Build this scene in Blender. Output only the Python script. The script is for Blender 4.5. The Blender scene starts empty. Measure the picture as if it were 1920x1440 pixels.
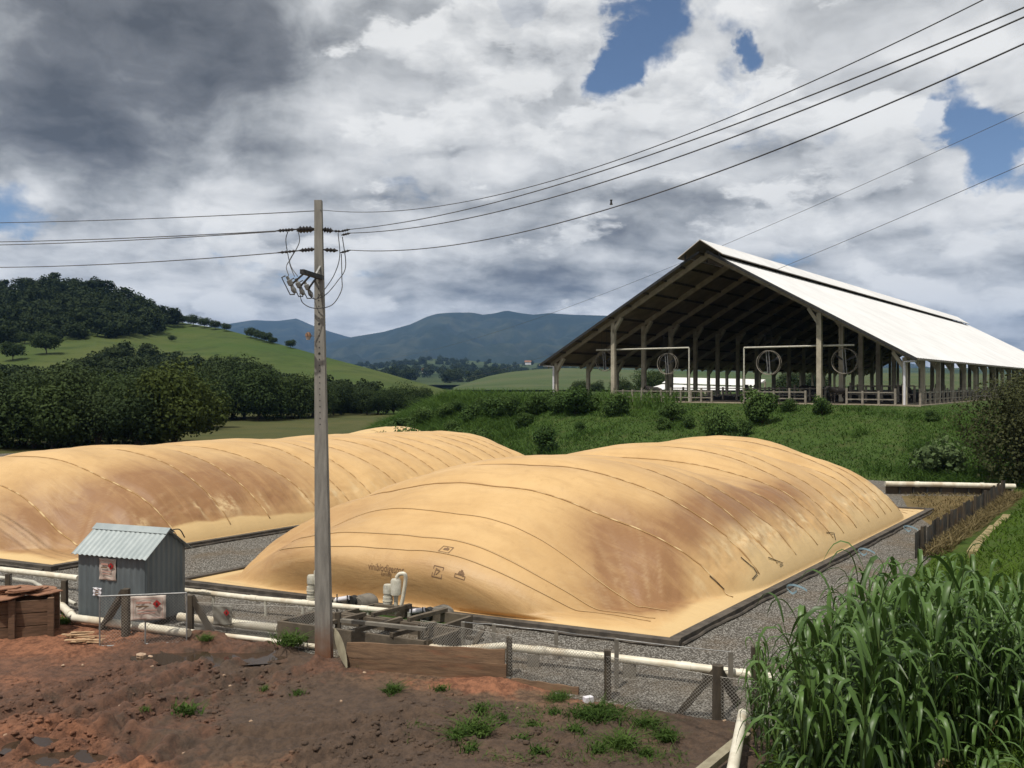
import bpy, bmesh, math, random
import numpy as np
from mathutils import Vector, Matrix

random.seed(7)
SC = bpy.context.scene
COL = SC.collection
R = math.radians

# ------------------------------------------------------------------ camera, sky, sun, exposure
F, HZ, CH = 1650.0, 718.0, 6.0          # focal length and horizon row of the 1920 px photograph, eye height
cam_d = bpy.data.cameras.new('camera')
cam_d.sensor_width = 36.0
cam_d.lens = 36.0 * F / 1920.0
cam_d.shift_y = (HZ - 720.0) / 1920.0
cam_d.clip_start, cam_d.clip_end = 0.1, 40000.0
cam = bpy.data.objects.new('camera', cam_d)
cam.location = (0, 0, CH)
cam.rotation_euler = (R(90), 0, 0)
COL.objects.link(cam)
SC.camera = cam

SUN_EL, SUN_AZ = 66.0, 212.0              # azimuth measured from +Y towards +X
sd = Vector((math.sin(R(SUN_AZ)) * math.cos(R(SUN_EL)), math.cos(R(SUN_AZ)) * math.cos(R(SUN_EL)), math.sin(R(SUN_EL))))
sun_d = bpy.data.lights.new('sun', 'SUN')
sun_d.energy = 4.3
sun_d.angle = R(0.53)
sun_d.color = (1.0, 0.95, 0.86)
sun = bpy.data.objects.new('sun', sun_d)
sun.rotation_euler = sd.to_track_quat('Z', 'Y').to_euler()
sun.location = (0, 0, 60)
COL.objects.link(sun)

SC.view_settings.view_transform = 'Standard'
SC.view_settings.look = 'None'
SC.view_settings.exposure = 0.0
SC.view_settings.gamma = 1.0
SC.view_settings.use_curve_mapping = False
SC.cycles.use_denoising = True
SC.cycles.max_bounces = 6
SC.cycles.diffuse_bounces = 3
SC.cycles.glossy_bounces = 3
SC.cycles.transmission_bounces = 3
SC.cycles.volume_bounces = 0
SC.cycles.transparent_max_bounces = 6
SC.cycles.sample_clamp_indirect = 6.0


class NT:
    """short-hand for building node trees"""
    def __init__(s, tree):
        s.t = tree
        tree.nodes.clear()

    def n(s, typ, **kw):
        nd = s.t.nodes.new(typ)
        for k, v in kw.items():
            setattr(nd, k, v)
        return nd

    def link(s, a, b):
        s.t.links.new(a, b)

    def val(s, sock, v):
        if hasattr(v, 'links') or isinstance(v, bpy.types.NodeSocket):
            s.link(v, sock)
        else:
            sock.default_value = v

    def math(s, op, a, b=None, c=None, clamp=False):
        nd = s.n('ShaderNodeMath', operation=op, use_clamp=clamp)
        s.val(nd.inputs[0], a)
        if b is not None: s.val(nd.inputs[1], b)
        if c is not None: s.val(nd.inputs[2], c)
        return nd.outputs[0]

    def vmath(s, op, a, b=None):
        nd = s.n('ShaderNodeVectorMath', operation=op)
        s.val(nd.inputs[0], a)
        if b is not None: s.val(nd.inputs[1], b)
        return nd.outputs['Value'] if op in ('DOT_PRODUCT', 'LENGTH', 'DISTANCE') else nd.outputs[0]

    def mix(s, f, a, b, blend='MIX'):
        nd = s.n('ShaderNodeMix', data_type='RGBA', blend_type=blend)
        s.val(nd.inputs[0], f)
        s.val(nd.inputs[6], a if not isinstance(a, tuple) else (*a[:3], 1))
        s.val(nd.inputs[7], b if not isinstance(b, tuple) else (*b[:3], 1))
        return nd.outputs[2]

    def noise(s, vec, scale, detail=5.0, rough=0.55, dist=0.0, lac=2.0):
        nd = s.n('ShaderNodeTexNoise')
        if vec is not None: s.link(vec, nd.inputs['Vector'])
        nd.inputs['Scale'].default_value = scale
        nd.inputs['Detail'].default_value = detail
        nd.inputs['Roughness'].default_value = rough
        nd.inputs['Lacunarity'].default_value = lac
        nd.inputs['Distortion'].default_value = dist
        return nd.outputs['Fac']

    def smooth(s, x, lo, hi, a=0.0, b=1.0):
        nd = s.n('ShaderNodeMapRange', interpolation_type='SMOOTHSTEP')
        s.val(nd.inputs[0], x)
        nd.inputs[1].default_value = lo
        nd.inputs[2].default_value = hi
        nd.inputs[3].default_value = a
        nd.inputs[4].default_value = b
        return nd.outputs[0]

    def ramp(s, fac, stops):
        nd = s.n('ShaderNodeValToRGB')
        cr = nd.color_ramp
        while len(cr.elements) < len(stops): cr.elements.new(0.5)
        for e, (p, c) in zip(cr.elements, stops):
            e.position = p
            e.color = (*c, 1) if len(c) == 3 else c
        s.val(nd.inputs[0], fac)
        return nd.outputs[0]


def dir_of(u, v):
    d = Vector((u - 960, F, HZ - v))
    return d.normalized()


# ---- sky: Nishita blue behind a broken cumulus deck
world = bpy.data.worlds.new('World')
SC.world = world
world.use_nodes = True
W = NT(world.node_tree)
geo = W.n('ShaderNodeTexCoord')
dvec = geo.outputs['Generated']
sep = W.n('ShaderNodeSeparateXYZ'); W.link(dvec, sep.inputs[0])
sky = W.n('ShaderNodeTexSky', sky_type='NISHITA', sun_disc=False)
sky.sun_elevation = R(SUN_EL)
sky.sun_rotation = R(SUN_AZ)
sky.altitude = 2500
sky.air_density = 1.0
sky.dust_density = 0.0
sky.ozone_density = 1.5
zc = W.math('MAXIMUM', sep.outputs[2], 0.0)
den = W.math('ADD', zc, 0.20)
px_ = W.math('DIVIDE', sep.outputs[0], den)
py_ = W.math('DIVIDE', sep.outputs[1], den)
cmb = W.n('ShaderNodeCombineXYZ')
W.link(px_, cmb.inputs[0]); W.link(py_, cmb.inputs[1])
# billow warp so that the deck has lumpy rather than streaky edges
def warped(scale, detail, amount, src):
    wn = W.n('ShaderNodeTexNoise'); W.link(src, wn.inputs['Vector'])
    wn.inputs['Scale'].default_value = scale; wn.inputs['Detail'].default_value = detail; wn.inputs['Roughness'].default_value = 0.6
    wv = W.vmath('SUBTRACT', wn.outputs['Color'], (0.5, 0.5, 0.5))
    wsc = W.n('ShaderNodeVectorMath', operation='SCALE'); W.link(wv, wsc.inputs[0]); wsc.inputs['Scale'].default_value = amount
    return wsc.outputs[0]


P0 = W.vmath('ADD', cmb.outputs[0], warped(6.0, 3.0, 0.35, dvec))
P0 = W.vmath('ADD', P0, (3.7, 1.3, 0.0))
dwarp = W.vmath('NORMALIZE', W.vmath('ADD', dvec, warped(9.0, 6.0, 0.13, dvec)))


def cap(u, v, r_in, r_out):
    """1 inside a ragged patch of sky about a direction, 0 outside"""
    dt = W.vmath('DOT_PRODUCT', dwarp, tuple(dir_of(u, v)))
    return W.smooth(dt, math.cos(R(r_out)), math.cos(R(r_in)))


def billow(vec, scale, detail=3.0):
    n_ = W.noise(vec, scale, detail, 0.5)
    return W.math('ABSOLUTE', W.math('SUBTRACT', W.math('MULTIPLY', n_, 2.0), 1.0))


# direction with the height stretched: flat bases, heaped tops
hv = W.n('ShaderNodeVectorMath', operation='MULTIPLY'); W.link(dvec, hv.inputs[0]); hv.inputs[1].default_value = (1.0, 1.0, 1.7)
hvec = W.vmath('ADD', hv.outputs[0], warped(5.0, 4.0, 0.10, dvec))
big = W.noise(P0, 0.9, 3.0, 0.5)
fine = W.noise(P0, 2.0, 9.0, 0.55)
fine2 = W.noise(W.vmath('ADD', P0, (0.04, 0.13, 0.0)), 2.0, 9.0, 0.55)
bb = W.math('ADD', W.math('MULTIPLY', billow(hvec, 6.5), 0.55), W.math('ADD', W.math('MULTIPLY', billow(hvec, 15.0), 0.30), W.math('MULTIPLY', billow(hvec, 36.0), 0.16)))
bill = W.noise(dvec, 11.0, 9.0, 0.58)
cover = W.math('ADD', W.math('MULTIPLY', fine, 0.50), W.math('MULTIPLY', big, 0.40))
cover = W.math('ADD', cover, W.math('MULTIPLY', bill, 0.26))
cover = W.math('ADD', cover, W.math('MULTIPLY', bb, 0.12))
cover = W.math('SUBTRACT', cover, 0.07)
for (u, v, ri, ro, k) in ((1195, 45, 0.5, 4.2, -0.17), (1150, 140, 0.2, 2.4, -0.13), (1395, 110, 0.1, 1.0, -0.10), (985, 5, 0.2, 2.4, -0.15),
                          (1800, 260, 0.3, 3.8, -0.15), (1900, 290, 0.3, 4.0, -0.13), (40, 395, 0.3, 3.0, -0.14), (1700, 100, 0.2, 1.6, -0.06)):
    cover = W.math('ADD', cover, W.math('MULTIPLY', cap(u, v, ri, ro), k))
for (u, v, ri, ro, k) in ((1030, 100, 0.5, 4.0, 0.12), (1560, 60, 1.0, 7.0, 0.08), (300, 150, 2, 16, 0.08)):
    cover = W.math('ADD', cover, W.math('MULTIPLY', cap(u, v, ri, ro), k))
mask = W.smooth(cover, 0.365, 0.475)
# light and shade inside the deck: bright where it thins towards the sun, grey where it is thick
lit = W.math('MULTIPLY', W.math('SUBTRACT', fine, fine2), 1.9)
thick = W.smooth(cover, 0.46, 0.72)
tone = W.math('SUBTRACT', 0.81, W.math('MULTIPLY', thick, 0.32))
tone = W.math('ADD', tone, lit)
tone = W.math('ADD', tone, W.math('MULTIPLY', W.math('SUBTRACT', bill, 0.5), 0.60))
tone = W.math('ADD', tone, W.math('MULTIPLY', W.math('SUBTRACT', bb, 0.22), 0.55))
for (u, v, ri, ro, k) in ((220, 40, 0.5, 12.0, -0.36), (430, 65, 0.2, 7.0, -0.13), (60, 200, 0.5, 8.0, -0.12), (1010, 485, 0.5, 4.5, -0.26), (1240, 435, 0.5, 4.5, -0.22),
                          (800, 330, 0.5, 5.0, -0.12), (1040, 60, 0.6, 3.6, 0.22), (430, 420, 0.5, 4.0, 0.20), (760, 220, 1.5, 9.0, 0.12), (1330, 300, 0.5, 4.5, 0.10), (1830, 470, 1.0, 5.0, 0.08),
                          (250, 540, 0.5, 4.0, 0.12), (650, 590, 0.5, 4.0, 0.15)):
    tone = W.math('ADD', tone, W.math('MULTIPLY', cap(u, v, ri, ro), k))
tone = W.math('MINIMUM', W.math('MAXIMUM', tone, 0.0), 1.0)
ccol = W.ramp(tone, [(0.0, (0.105, 0.110, 0.118)), (0.25, (0.20, 0.207, 0.218)), (0.5, (0.42, 0.432, 0.442)), (0.75, (0.69, 0.70, 0.705)), (1.0, (0.93, 0.93, 0.92))])
# heaped cumulus in front of the deck: crisp edges, sunlit tops, grey undersides
hv2 = W.n('ShaderNodeVectorMath', operation='MULTIPLY'); W.link(dvec, hv2.inputs[0]); hv2.inputs[1].default_value = (1.0, 1.0, 2.3)
h2 = W.vmath('ADD', hv2.outputs[0], warped(14.0, 3.0, 0.05, dvec))


def heap(vec):
    a_ = W.noise(vec, 5.2, 2.0, 0.5)
    b_ = W.noise(vec, 12.0, 9.0, 0.60)
    return W.math('ADD', W.math('MULTIPLY', a_, 0.62), W.math('MULTIPLY', b_, 0.38))


c2 = heap(h2)
c2u = heap(W.vmath('ADD', h2, (0.0, 0.0, 0.055)))
c2m = W.math('ADD', c2, 0.0)
for (u, v, ri, ro, k) in ((270, 60, 2.0, 15.0, -0.13), (1195, 60, 0.5, 3.4, -0.07), (1860, 280, 0.5, 4.0, -0.07), (1035, 95, 0.3, 3.8, 0.11), (430, 425, 0.3, 3.6, 0.08), (1560, 110, 0.5, 7.0, 0.05), (1800, 470, 0.5, 5.0, 0.06), (720, 180, 0.5, 7.0, 0.04)):
    c2m = W.math('ADD', c2m, W.math('MULTIPLY', cap(u, v, ri, ro), k))
mask2 = W.smooth(c2m, 0.505, 0.56)
t2 = W.math('ADD', 0.74, W.math('MULTIPLY', W.math('SUBTRACT', c2, c2u), 3.4))
t2 = W.math('ADD', t2, W.math('MULTIPLY', W.math('SUBTRACT', bill, 0.5), 0.5))
t2 = W.math('MINIMUM', W.math('MAXIMUM', t2, 0.0), 1.0)
ccol2 = W.ramp(t2, [(0.0, (0.17, 0.18, 0.195)), (0.3, (0.34, 0.35, 0.365)), (0.6, (0.66, 0.67, 0.675)), (1.0, (0.97, 0.97, 0.955))])
m2 = W.math('MULTIPLY', mask2, 0.85)
ccol = W.mix(m2, ccol, ccol2)
mask = W.math('MAXIMUM', mask, m2)
bg_sky = W.n('ShaderNodeBackground'); W.link(sky.outputs[0], bg_sky.inputs[0]); bg_sky.inputs[1].default_value = 0.10
bg_cl = W.n('ShaderNodeBackground'); W.link(ccol, bg_cl.inputs[0]); bg_cl.inputs[1].default_value = 0.95
mx = W.n('ShaderNodeMixShader')
W.link(mask, mx.inputs[0]); W.link(bg_sky.outputs[0], mx.inputs[1]); W.link(bg_cl.outputs[0], mx.inputs[2])
wo = W.n('ShaderNodeOutputWorld'); W.link(mx.outputs[0], wo.inputs[0])


# ------------------------------------------------------------------ helpers
def px(u, v, D):
    return Vector(((u - 960) * D / F, D, CH - (v - HZ) * D / F))


def G(u, v, z=0.0):
    D = (CH - z) * F / (v - HZ)
    return Vector(((u - 960) * D / F, D, z))


def hsh(xi, yi, seed):
    x = (xi.astype(np.int64) * 374761393 + yi.astype(np.int64) * 668265263 + seed * 974711) & 0x7fffffff
    x = ((x ^ (x >> 13)) * 1274126177) & 0x7fffffff
    x = (x ^ (x >> 16)) & 0xffff
    return x / 65535.0


def vnoise(x, y, seed=0):
    x = np.asarray(x, float); y = np.asarray(y, float)
    xi = np.floor(x); yi = np.floor(y)
    fx = x - xi; fy = y - yi
    fx = fx * fx * fx * (fx * (fx * 6 - 15) + 10); fy = fy * fy * fy * (fy * (fy * 6 - 15) + 10)
    a = hsh(xi, yi, seed); b = hsh(xi + 1, yi, seed); c = hsh(xi, yi + 1, seed); d = hsh(xi + 1, yi + 1, seed)
    return (a * (1 - fx) + b * fx) * (1 - fy) + (c * (1 - fx) + d * fx) * fy


def fbm(x, y, octs=5, seed=0, gain=0.5):
    s = 0.0; amp = 1.0; tot = 0.0
    for o in range(octs):
        s = s + amp * vnoise(x * 2 ** o + o * 17.3, y * 2 ** o - o * 9.1, seed + o)
        tot += amp; amp *= gain
    return s / tot


def sst(x, lo, hi):
    t = np.clip((np.asarray(x, float) - lo) / (hi - lo), 0, 1)
    return t * t * (3 - 2 * t)


ORG = {}


def tag(o, label=None, cat=None, group=None, kind=None):
    if label: o['label'] = label
    if cat: o['category'] = cat
    if group: o['group'] = group
    if kind: o['kind'] = kind
    return o


def thing(name, label, cat, loc=(0, 0, 0), group=None):
    o = bpy.data.objects.new(name, None)
    o.empty_display_size = 0.2
    o.location = loc
    COL.objects.link(o)
    ORG[o] = Vector(loc)
    return tag(o, label, cat, group)


def link_mesh(name, me, mat=None, parent=None, smooth=False):
    if mat is not None:
        for m in (mat if isinstance(mat, (list, tuple)) else [mat]):
            me.materials.append(m)
    o = bpy.data.objects.new(name, me)
    COL.objects.link(o)
    if parent is not None:
        o.parent = parent
        ORG[o] = ORG[parent]
    else:
        ORG[o] = Vector((0, 0, 0))
    if smooth:
        me.polygons.foreach_set('use_smooth', [True] * len(me.polygons))
    return o


def np_mesh(name, V, Fc, attrs=None, smooth=False):
    """fast mesh from numpy: V (n,3), Fc (m,3|4) index array"""
    V = np.asarray(V, np.float32); Fc = np.asarray(Fc, np.int32)
    me = bpy.data.meshes.new(name)
    k = Fc.shape[1]; m = Fc.shape[0]
    me.vertices.add(len(V)); me.vertices.foreach_set('co', V.ravel())
    me.loops.add(m * k); me.loops.foreach_set('vertex_index', Fc.ravel())
    me.polygons.add(m)
    me.polygons.foreach_set('loop_start', np.arange(0, m * k, k, dtype=np.int32))
    try:
        me.polygons.foreach_set('loop_total', np.full(m, k, np.int32))
    except Exception:
        pass
    me.update(calc_edges=True)
    for nm, arr in (attrs or {}).items():
        at = me.attributes.new(nm, 'FLOAT', 'POINT')
        at.data.foreach_set('value', np.asarray(arr, np.float32).ravel())
    if smooth:
        me.polygons.foreach_set('use_smooth', np.ones(m, bool))
    return me


def grid_faces(nu, nv):
    i = np.arange(nu - 1)[:, None] * nv + np.arange(nv - 1)[None, :]
    i = i.ravel()
    return np.stack([i, i + nv, i + nv + 1, i + 1], 1)


class MB:
    """collects simple solids; build() links them as ONE mesh object"""
    def __init__(s):
        s.v = []; s.f = []

    def add(s, vs, fs):
        o = len(s.v)
        s.v += [Vector(p) for p in vs]
        s.f += [[i + o for i in f] for f in fs]
        return s

    def hexa(s, c8):
        return s.add(c8, [(0, 3, 2, 1), (4, 5, 6, 7), (0, 1, 5, 4), (1, 2, 6, 5), (2, 3, 7, 6), (3, 0, 4, 7)])

    def box(s, c, size, ax=None):
        c = Vector(c)
        X, Y, Z = ax if ax else (Vector((1, 0, 0)), Vector((0, 1, 0)), Vector((0, 0, 1)))
        hx, hy, hz = X * (size[0] / 2), Y * (size[1] / 2), Z * (size[2] / 2)
        return s.hexa([c - hx - hy - hz, c + hx - hy - hz, c + hx + hy - hz, c - hx + hy - hz,
                       c - hx - hy + hz, c + hx - hy + hz, c + hx + hy + hz, c - hx + hy + hz])

    def beam(s, p0, p1, w, h, up=(0, 0, 1), w1=None, h1=None):
        p0, p1 = Vector(p0), Vector(p1)
        d = (p1 - p0).normalized()
        up = Vector(up)
        sd_ = d.cross(up)
        if sd_.length < 1e-4: sd_ = d.cross(Vector((0, 1, 0)))
        sd_.normalize()
        u2 = sd_.cross(d).normalized()
        w1 = w if w1 is None else w1; h1 = h if h1 is None else h1
        c = []
        for p, ww, hh in ((p0, w, h), (p1, w1, h1)):
            c += [p - sd_ * ww / 2 - u2 * hh / 2, p + sd_ * ww / 2 - u2 * hh / 2, p + sd_ * ww / 2 + u2 * hh / 2, p - sd_ * ww / 2 + u2 * hh / 2]
        return s.add(c, [(0, 3, 2, 1), (4, 5, 6, 7), (0, 1, 5, 4), (1, 2, 6, 5), (2, 3, 7, 6), (3, 0, 4, 7)])

    def tube(s, pts, r, n=8, caps=True):
        pts = [Vector(p) for p in pts]
        rs = r if isinstance(r, (list, tuple)) else [r] * len(pts)
        ref = None
        rings = []
        for i, p in enumerate(pts):
            if i == 0: d = pts[1] - pts[0]
            elif i == len(pts) - 1: d = pts[-1] - pts[-2]
            else: d = (pts[i + 1] - p).normalized() + (p - pts[i - 1]).normalized()
            d.normalize()
            if ref is None:
                ref = Vector((0, 0, 1)) if abs(d.z) < 0.9 else Vector((1, 0, 0))
            x = d.cross(ref)
            if x.length < 1e-5: x = d.cross(Vector((0, 1, 0)))
            x.normalize(); y = x.cross(d).normalized()
            ref = y
            rings.append([p + (x * math.cos(2 * math.pi * k / n) + y * math.sin(2 * math.pi * k / n)) * rs[i] for k in range(n)])
        vs = [q for rg in rings for q in rg]
        fs = []
        for i in range(len(pts) - 1):
            for k in range(n):
                k2 = (k + 1) % n
                fs.append((i * n + k, i * n + k2, (i + 1) * n + k2, (i + 1) * n + k))
        if caps:
            fs.append(tuple(range(n))[::-1])
            fs.append(tuple((len(pts) - 1) * n + k for k in range(n)))
        return s.add(vs, fs)

    def build(s, name, mat, parent=None, smooth=False):
        org = ORG[parent] if parent is not None else Vector((0, 0, 0))
        me = bpy.data.meshes.new(name)
        me.from_pydata([tuple(p - org) for p in s.v], [], s.f)
        me.update()
        o = link_mesh(name, me, mat, parent, False)
        if smooth:
            bm = bmesh.new(); bm.from_mesh(me)
            for f in bm.faces: f.smooth = True
            for e in bm.edges:
                if len(e.link_faces) == 2 and e.calc_face_angle() > 0.7: e.smooth = False
            bm.to_mesh(me); bm.free()
        return o


def copy_tree(root, loc, rz=0.0, scale=1.0, label=None, group=None):
    r = root.copy(); COL.objects.link(r)
    r.location = loc; r.rotation_euler = (0, 0, rz)
    r.scale = (scale,) * 3 if not isinstance(scale, (tuple, list)) else scale
    if label: r['label'] = label
    if group: r['group'] = group
    for ch in list(root.children):
        c = ch.copy(); COL.objects.link(c); c.parent = r
        for g in ch.children:
            d = g.copy(); COL.objects.link(d); d.parent = c
    return r


# ------------------------------------------------------------------ materials
def new_mat(name):
    m = bpy.data.materials.new(name)
    m.use_nodes = True
    return m, NT(m.node_tree)


def finish(N, col, rough=0.8, normal=None, metal=0.0, spec=0.3, extra=None):
    b = N.n('ShaderNodeBsdfPrincipled')
    N.val(b.inputs['Base Color'], col if not isinstance(col, tuple) else (*col[:3], 1))
    N.val(b.inputs['Roughness'], rough)
    b.inputs['Metallic'].default_value = metal
    b.inputs['Specular IOR Level'].default_value = spec
    if normal is not None: N.link(normal, b.inputs['Normal'])
    o = N.n('ShaderNodeOutputMaterial')
    N.link(b.outputs[0] if extra is None else extra(b.outputs[0]), o.inputs[0])


def mat(name, c1, c2=None, scale=3.0, rough=0.8, bump=0.0, bscale=None, metal=0.0, spec=0.3, stretch=(1, 1, 1), c3=None, scale3=0.6, coord='Object'):
    """base colour wandering between c1 and c2, an optional third tone in large patches, fine relief"""
    m, N = new_mat(name)
    tc = N.n('ShaderNodeTexCoord')
    mp = N.n('ShaderNodeMapping'); N.link(tc.outputs[coord], mp.inputs[0])
    mp.inputs['Scale'].default_value = stretch
    v = mp.outputs[0]
    col = (*c1, 1)
    if c2 is not None:
        f = N.smooth(N.noise(v, scale, 7.0, 0.62), 0.34, 0.66)
        col = N.mix(f, tuple(c1), tuple(c2))
    if c3 is not None:
        f3 = N.smooth(N.noise(v, scale3, 6.0, 0.6), 0.50, 0.68)
        col = N.mix(f3, col, tuple(c3))
    nrm = None
    if bump:
        bn = N.n('ShaderNodeBump'); bn.inputs['Strength'].default_value = bump
        bn.inputs['Distance'].default_value = 0.02
        N.link(N.noise(v, bscale or scale * 4, 6.0, 0.6), bn.inputs['Height'])
        nrm = bn.outputs[0]
    finish(N, col if not isinstance(col, tuple) else col, rough, nrm, metal, spec)
    return m


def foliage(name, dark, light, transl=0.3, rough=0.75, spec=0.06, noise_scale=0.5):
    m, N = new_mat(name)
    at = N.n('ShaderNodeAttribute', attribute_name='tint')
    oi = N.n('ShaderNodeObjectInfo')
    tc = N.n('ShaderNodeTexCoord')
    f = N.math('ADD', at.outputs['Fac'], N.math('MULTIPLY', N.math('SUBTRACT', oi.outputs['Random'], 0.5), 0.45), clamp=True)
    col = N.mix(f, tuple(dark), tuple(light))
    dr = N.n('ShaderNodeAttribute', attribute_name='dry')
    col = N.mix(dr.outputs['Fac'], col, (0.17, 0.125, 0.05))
    def ex(bs):
        t = N.n('ShaderNodeBsdfTranslucent'); N.link(col, t.inputs[0])
        mxx = N.n('ShaderNodeMixShader'); mxx.inputs[0].default_value = transl
        N.link(bs, mxx.inputs[1]); N.link(t.outputs[0], mxx.inputs[2])
        return mxx.outputs[0]
    finish(N, col, rough, None, 0.0, spec, ex)
    return m


MT = {}
MT['trough'] = mat('stained_trough_concrete', (0.135, 0.108, 0.078), (0.075, 0.06, 0.044), 2.0, 0.9, 0.35, 18)
MT['concrete'] = mat('weathered_concrete', (0.19, 0.17, 0.14), (0.12, 0.108, 0.09), 2.5, 0.9, 0.25, 30)
MT['pole'] = None
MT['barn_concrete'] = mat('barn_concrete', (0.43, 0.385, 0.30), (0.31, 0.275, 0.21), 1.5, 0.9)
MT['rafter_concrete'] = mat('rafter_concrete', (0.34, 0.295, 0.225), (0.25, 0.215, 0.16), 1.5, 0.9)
MT['roof'] = mat('white_roof_sheet', (0.70, 0.69, 0.675), (0.61, 0.60, 0.585), 0.25, 0.55, 0.0, None, 0.0, 0.3)
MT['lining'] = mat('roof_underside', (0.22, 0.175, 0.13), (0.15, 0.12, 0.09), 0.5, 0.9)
MT['steel_dark'] = mat('dark_steel', (0.045, 0.045, 0.045), (0.025, 0.024, 0.023), 6, 0.6, 0, None, 0.3)
MT['galv'] = mat('galvanised_steel', (0.33, 0.33, 0.32), (0.22, 0.22, 0.22), 6, 0.5, 0, None, 0.5)
MT['rail'] = mat('painted_rail', (0.26, 0.23, 0.19), (0.17, 0.15, 0.12), 3, 0.8)
MT['pvc'] = mat('cream_plastic_pipe', (0.70, 0.655, 0.54), (0.57, 0.52, 0.41), 3.0, 0.45, 0, None, 0, 0.4, c3=(0.46, 0.38, 0.27), scale3=1.2)
MT['pvc_grey'] = mat('grey_white_plastic', (0.52, 0.50, 0.43), (0.40, 0.38, 0.31), 5.0, 0.5)
MT['old_wood'] = mat('old_grey_wood', (0.085, 0.068, 0.048), (0.042, 0.034, 0.026), 6.0, 0.9, 0.5, 40, stretch=(1, 1, 0.25))
MT['plank'] = mat('muddy_plank_wood', (0.17, 0.105, 0.062), (0.10, 0.062, 0.038), 5.0, 0.9, 0.4, 30, c3=(0.20, 0.085, 0.045), scale3=1.3, stretch=(0.35, 1, 3))
MT['crate'] = mat('crate_board_wood', (0.17, 0.10, 0.062), (0.095, 0.058, 0.036), 5.0, 0.9, 0.4, 30, stretch=(0.3, 1, 3.5))
MT['slab'] = mat('pale_sawn_wood', (0.30, 0.27, 0.19), (0.20, 0.175, 0.12), 4.0, 0.85, 0.3, 30, stretch=(1, 1, 0.3))
MT['straw'] = mat('pale_wood_splinters', (0.52, 0.36, 0.22), (0.36, 0.23, 0.13), 6.0, 0.9)
MT['tile'] = mat('clay_tile_shards', (0.30, 0.155, 0.09), (0.18, 0.085, 0.05), 5.0, 0.9, 0.3)
MT['sheet'] = mat('grey_corrugated_sheet', (0.155, 0.180, 0.188), (0.118, 0.138, 0.146), 2.5, 0.55, 0, None, 0.25, stretch=(1, 1, 0.3))
MT['sheet_roof'] = mat('pale_corrugated_sheet', (0.33, 0.365, 0.365), (0.26, 0.295, 0.298), 2.0, 0.5, 0, None, 0.15)
MT['sign'] = mat('faded_white_sign', (0.52, 0.45, 0.39), (0.42, 0.35, 0.30), 5.0, 0.6, 0.3, 6)
MT['sign_grey'] = mat('grey_sign_back', (0.20, 0.19, 0.16), (0.14, 0.13, 0.11), 5.0, 0.6)
MT['sign_white'] = mat('white_plate', (0.68, 0.66, 0.68), (0.58, 0.56, 0.60), 8.0, 0.6)
MT['red'] = mat('red_paint', (0.36, 0.025, 0.02), (0.28, 0.02, 0.02), 6.0, 0.6)
MT['red_faded'] = mat('faded_red_print', (0.45, 0.25, 0.20), (0.40, 0.22, 0.18), 6.0, 0.7)
MT['black'] = mat('black_plastic', (0.018, 0.018, 0.018), (0.03, 0.03, 0.028), 8, 0.55)
MT['ink'] = mat('faded_ink', (0.16, 0.095, 0.05), (0.20, 0.12, 0.065), 8, 0.8)
MT['rim'] = mat('dark_liner_rim', (0.095, 0.080, 0.064), (0.050, 0.043, 0.036), 3, 0.85, 0.5, 12)
MT['wire'] = mat('wire_steel', (0.11, 0.113, 0.117), (0.085, 0.085, 0.09), 3, 0.6, 0, None, 0.2)
MT['mesh_wire'] = mat('chain_link_wire', (0.40, 0.38, 0.34), (0.28, 0.26, 0.23), 3, 0.6, 0, None, 0.3)
MT['insul'] = mat('dark_polymer_insulator', (0.03, 0.028, 0.028), (0.045, 0.04, 0.04), 8, 0.5)
MT['porcelain'] = mat('grey_porcelain', (0.22, 0.22, 0.21), (0.14, 0.14, 0.135), 8, 0.3)
MT['stone'] = mat('pale_stone', (0.42, 0.31, 0.22), (0.30, 0.20, 0.13), 6, 0.9)
MT['blue'] = mat('pale_blue_plastic', (0.30, 0.42, 0.48), (0.22, 0.33, 0.40), 8, 0.4)
MT['kerb'] = mat('yellowish_kerb', (0.27, 0.215, 0.105), (0.19, 0.15, 0.075), 3, 0.9)
MT['trunk'] = mat('tree_bark', (0.06, 0.046, 0.034), (0.035, 0.028, 0.022), 4, 0.95)
MT['cow_dark'] = mat('cow_coat', (0.022, 0.018, 0.016), (0.018, 0.016, 0.014), 1.3, 0.8, c3=(0.5, 0.45, 0.40), scale3=1.1)
MT['tag'] = mat('orange_lamp_shade', (0.20, 0.11, 0.065), (0.16, 0.09, 0.05), 6, 0.6)
MT['water'] = None
MT['leaf'] = foliage('tree_foliage', (0.014, 0.027, 0.011), (0.048, 0.068, 0.026), 0.18)
MT['leaf_mid'] = foliage('mid_green_foliage', (0.018, 0.034, 0.012), (0.052, 0.074, 0.024), 0.2)
MT['leaf_olive'] = foliage('light_tree_foliage', (0.024, 0.038, 0.010), (0.066, 0.084, 0.022), 0.2)
MT['leaf_far'] = foliage('wood_foliage', (0.012, 0.022, 0.010), (0.036, 0.050, 0.020), 0.15)
MT['bush'] = foliage('bush_foliage', (0.024, 0.052, 0.014), (0.080, 0.128, 0.036), 0.25)
MT['bush_pale'] = foliage('pale_shrub_foliage', (0.045, 0.075, 0.028), (0.12, 0.165, 0.07), 0.25)
MT['bush_dark'] = foliage('dark_bush_foliage', (0.018, 0.026, 0.012), (0.080, 0.085, 0.036), 0.25)
MT['grass'] = foliage('bank_grass', (0.032, 0.070, 0.014), (0.080, 0.138, 0.030), 0.3)
MT['lawn'] = foliage('lawn_grass', (0.030, 0.065, 0.008), (0.095, 0.155, 0.024), 0.35)
MT['weed'] = foliage('weed_leaves', (0.030, 0.062, 0.014), (0.090, 0.145, 0.034), 0.3)
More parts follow.
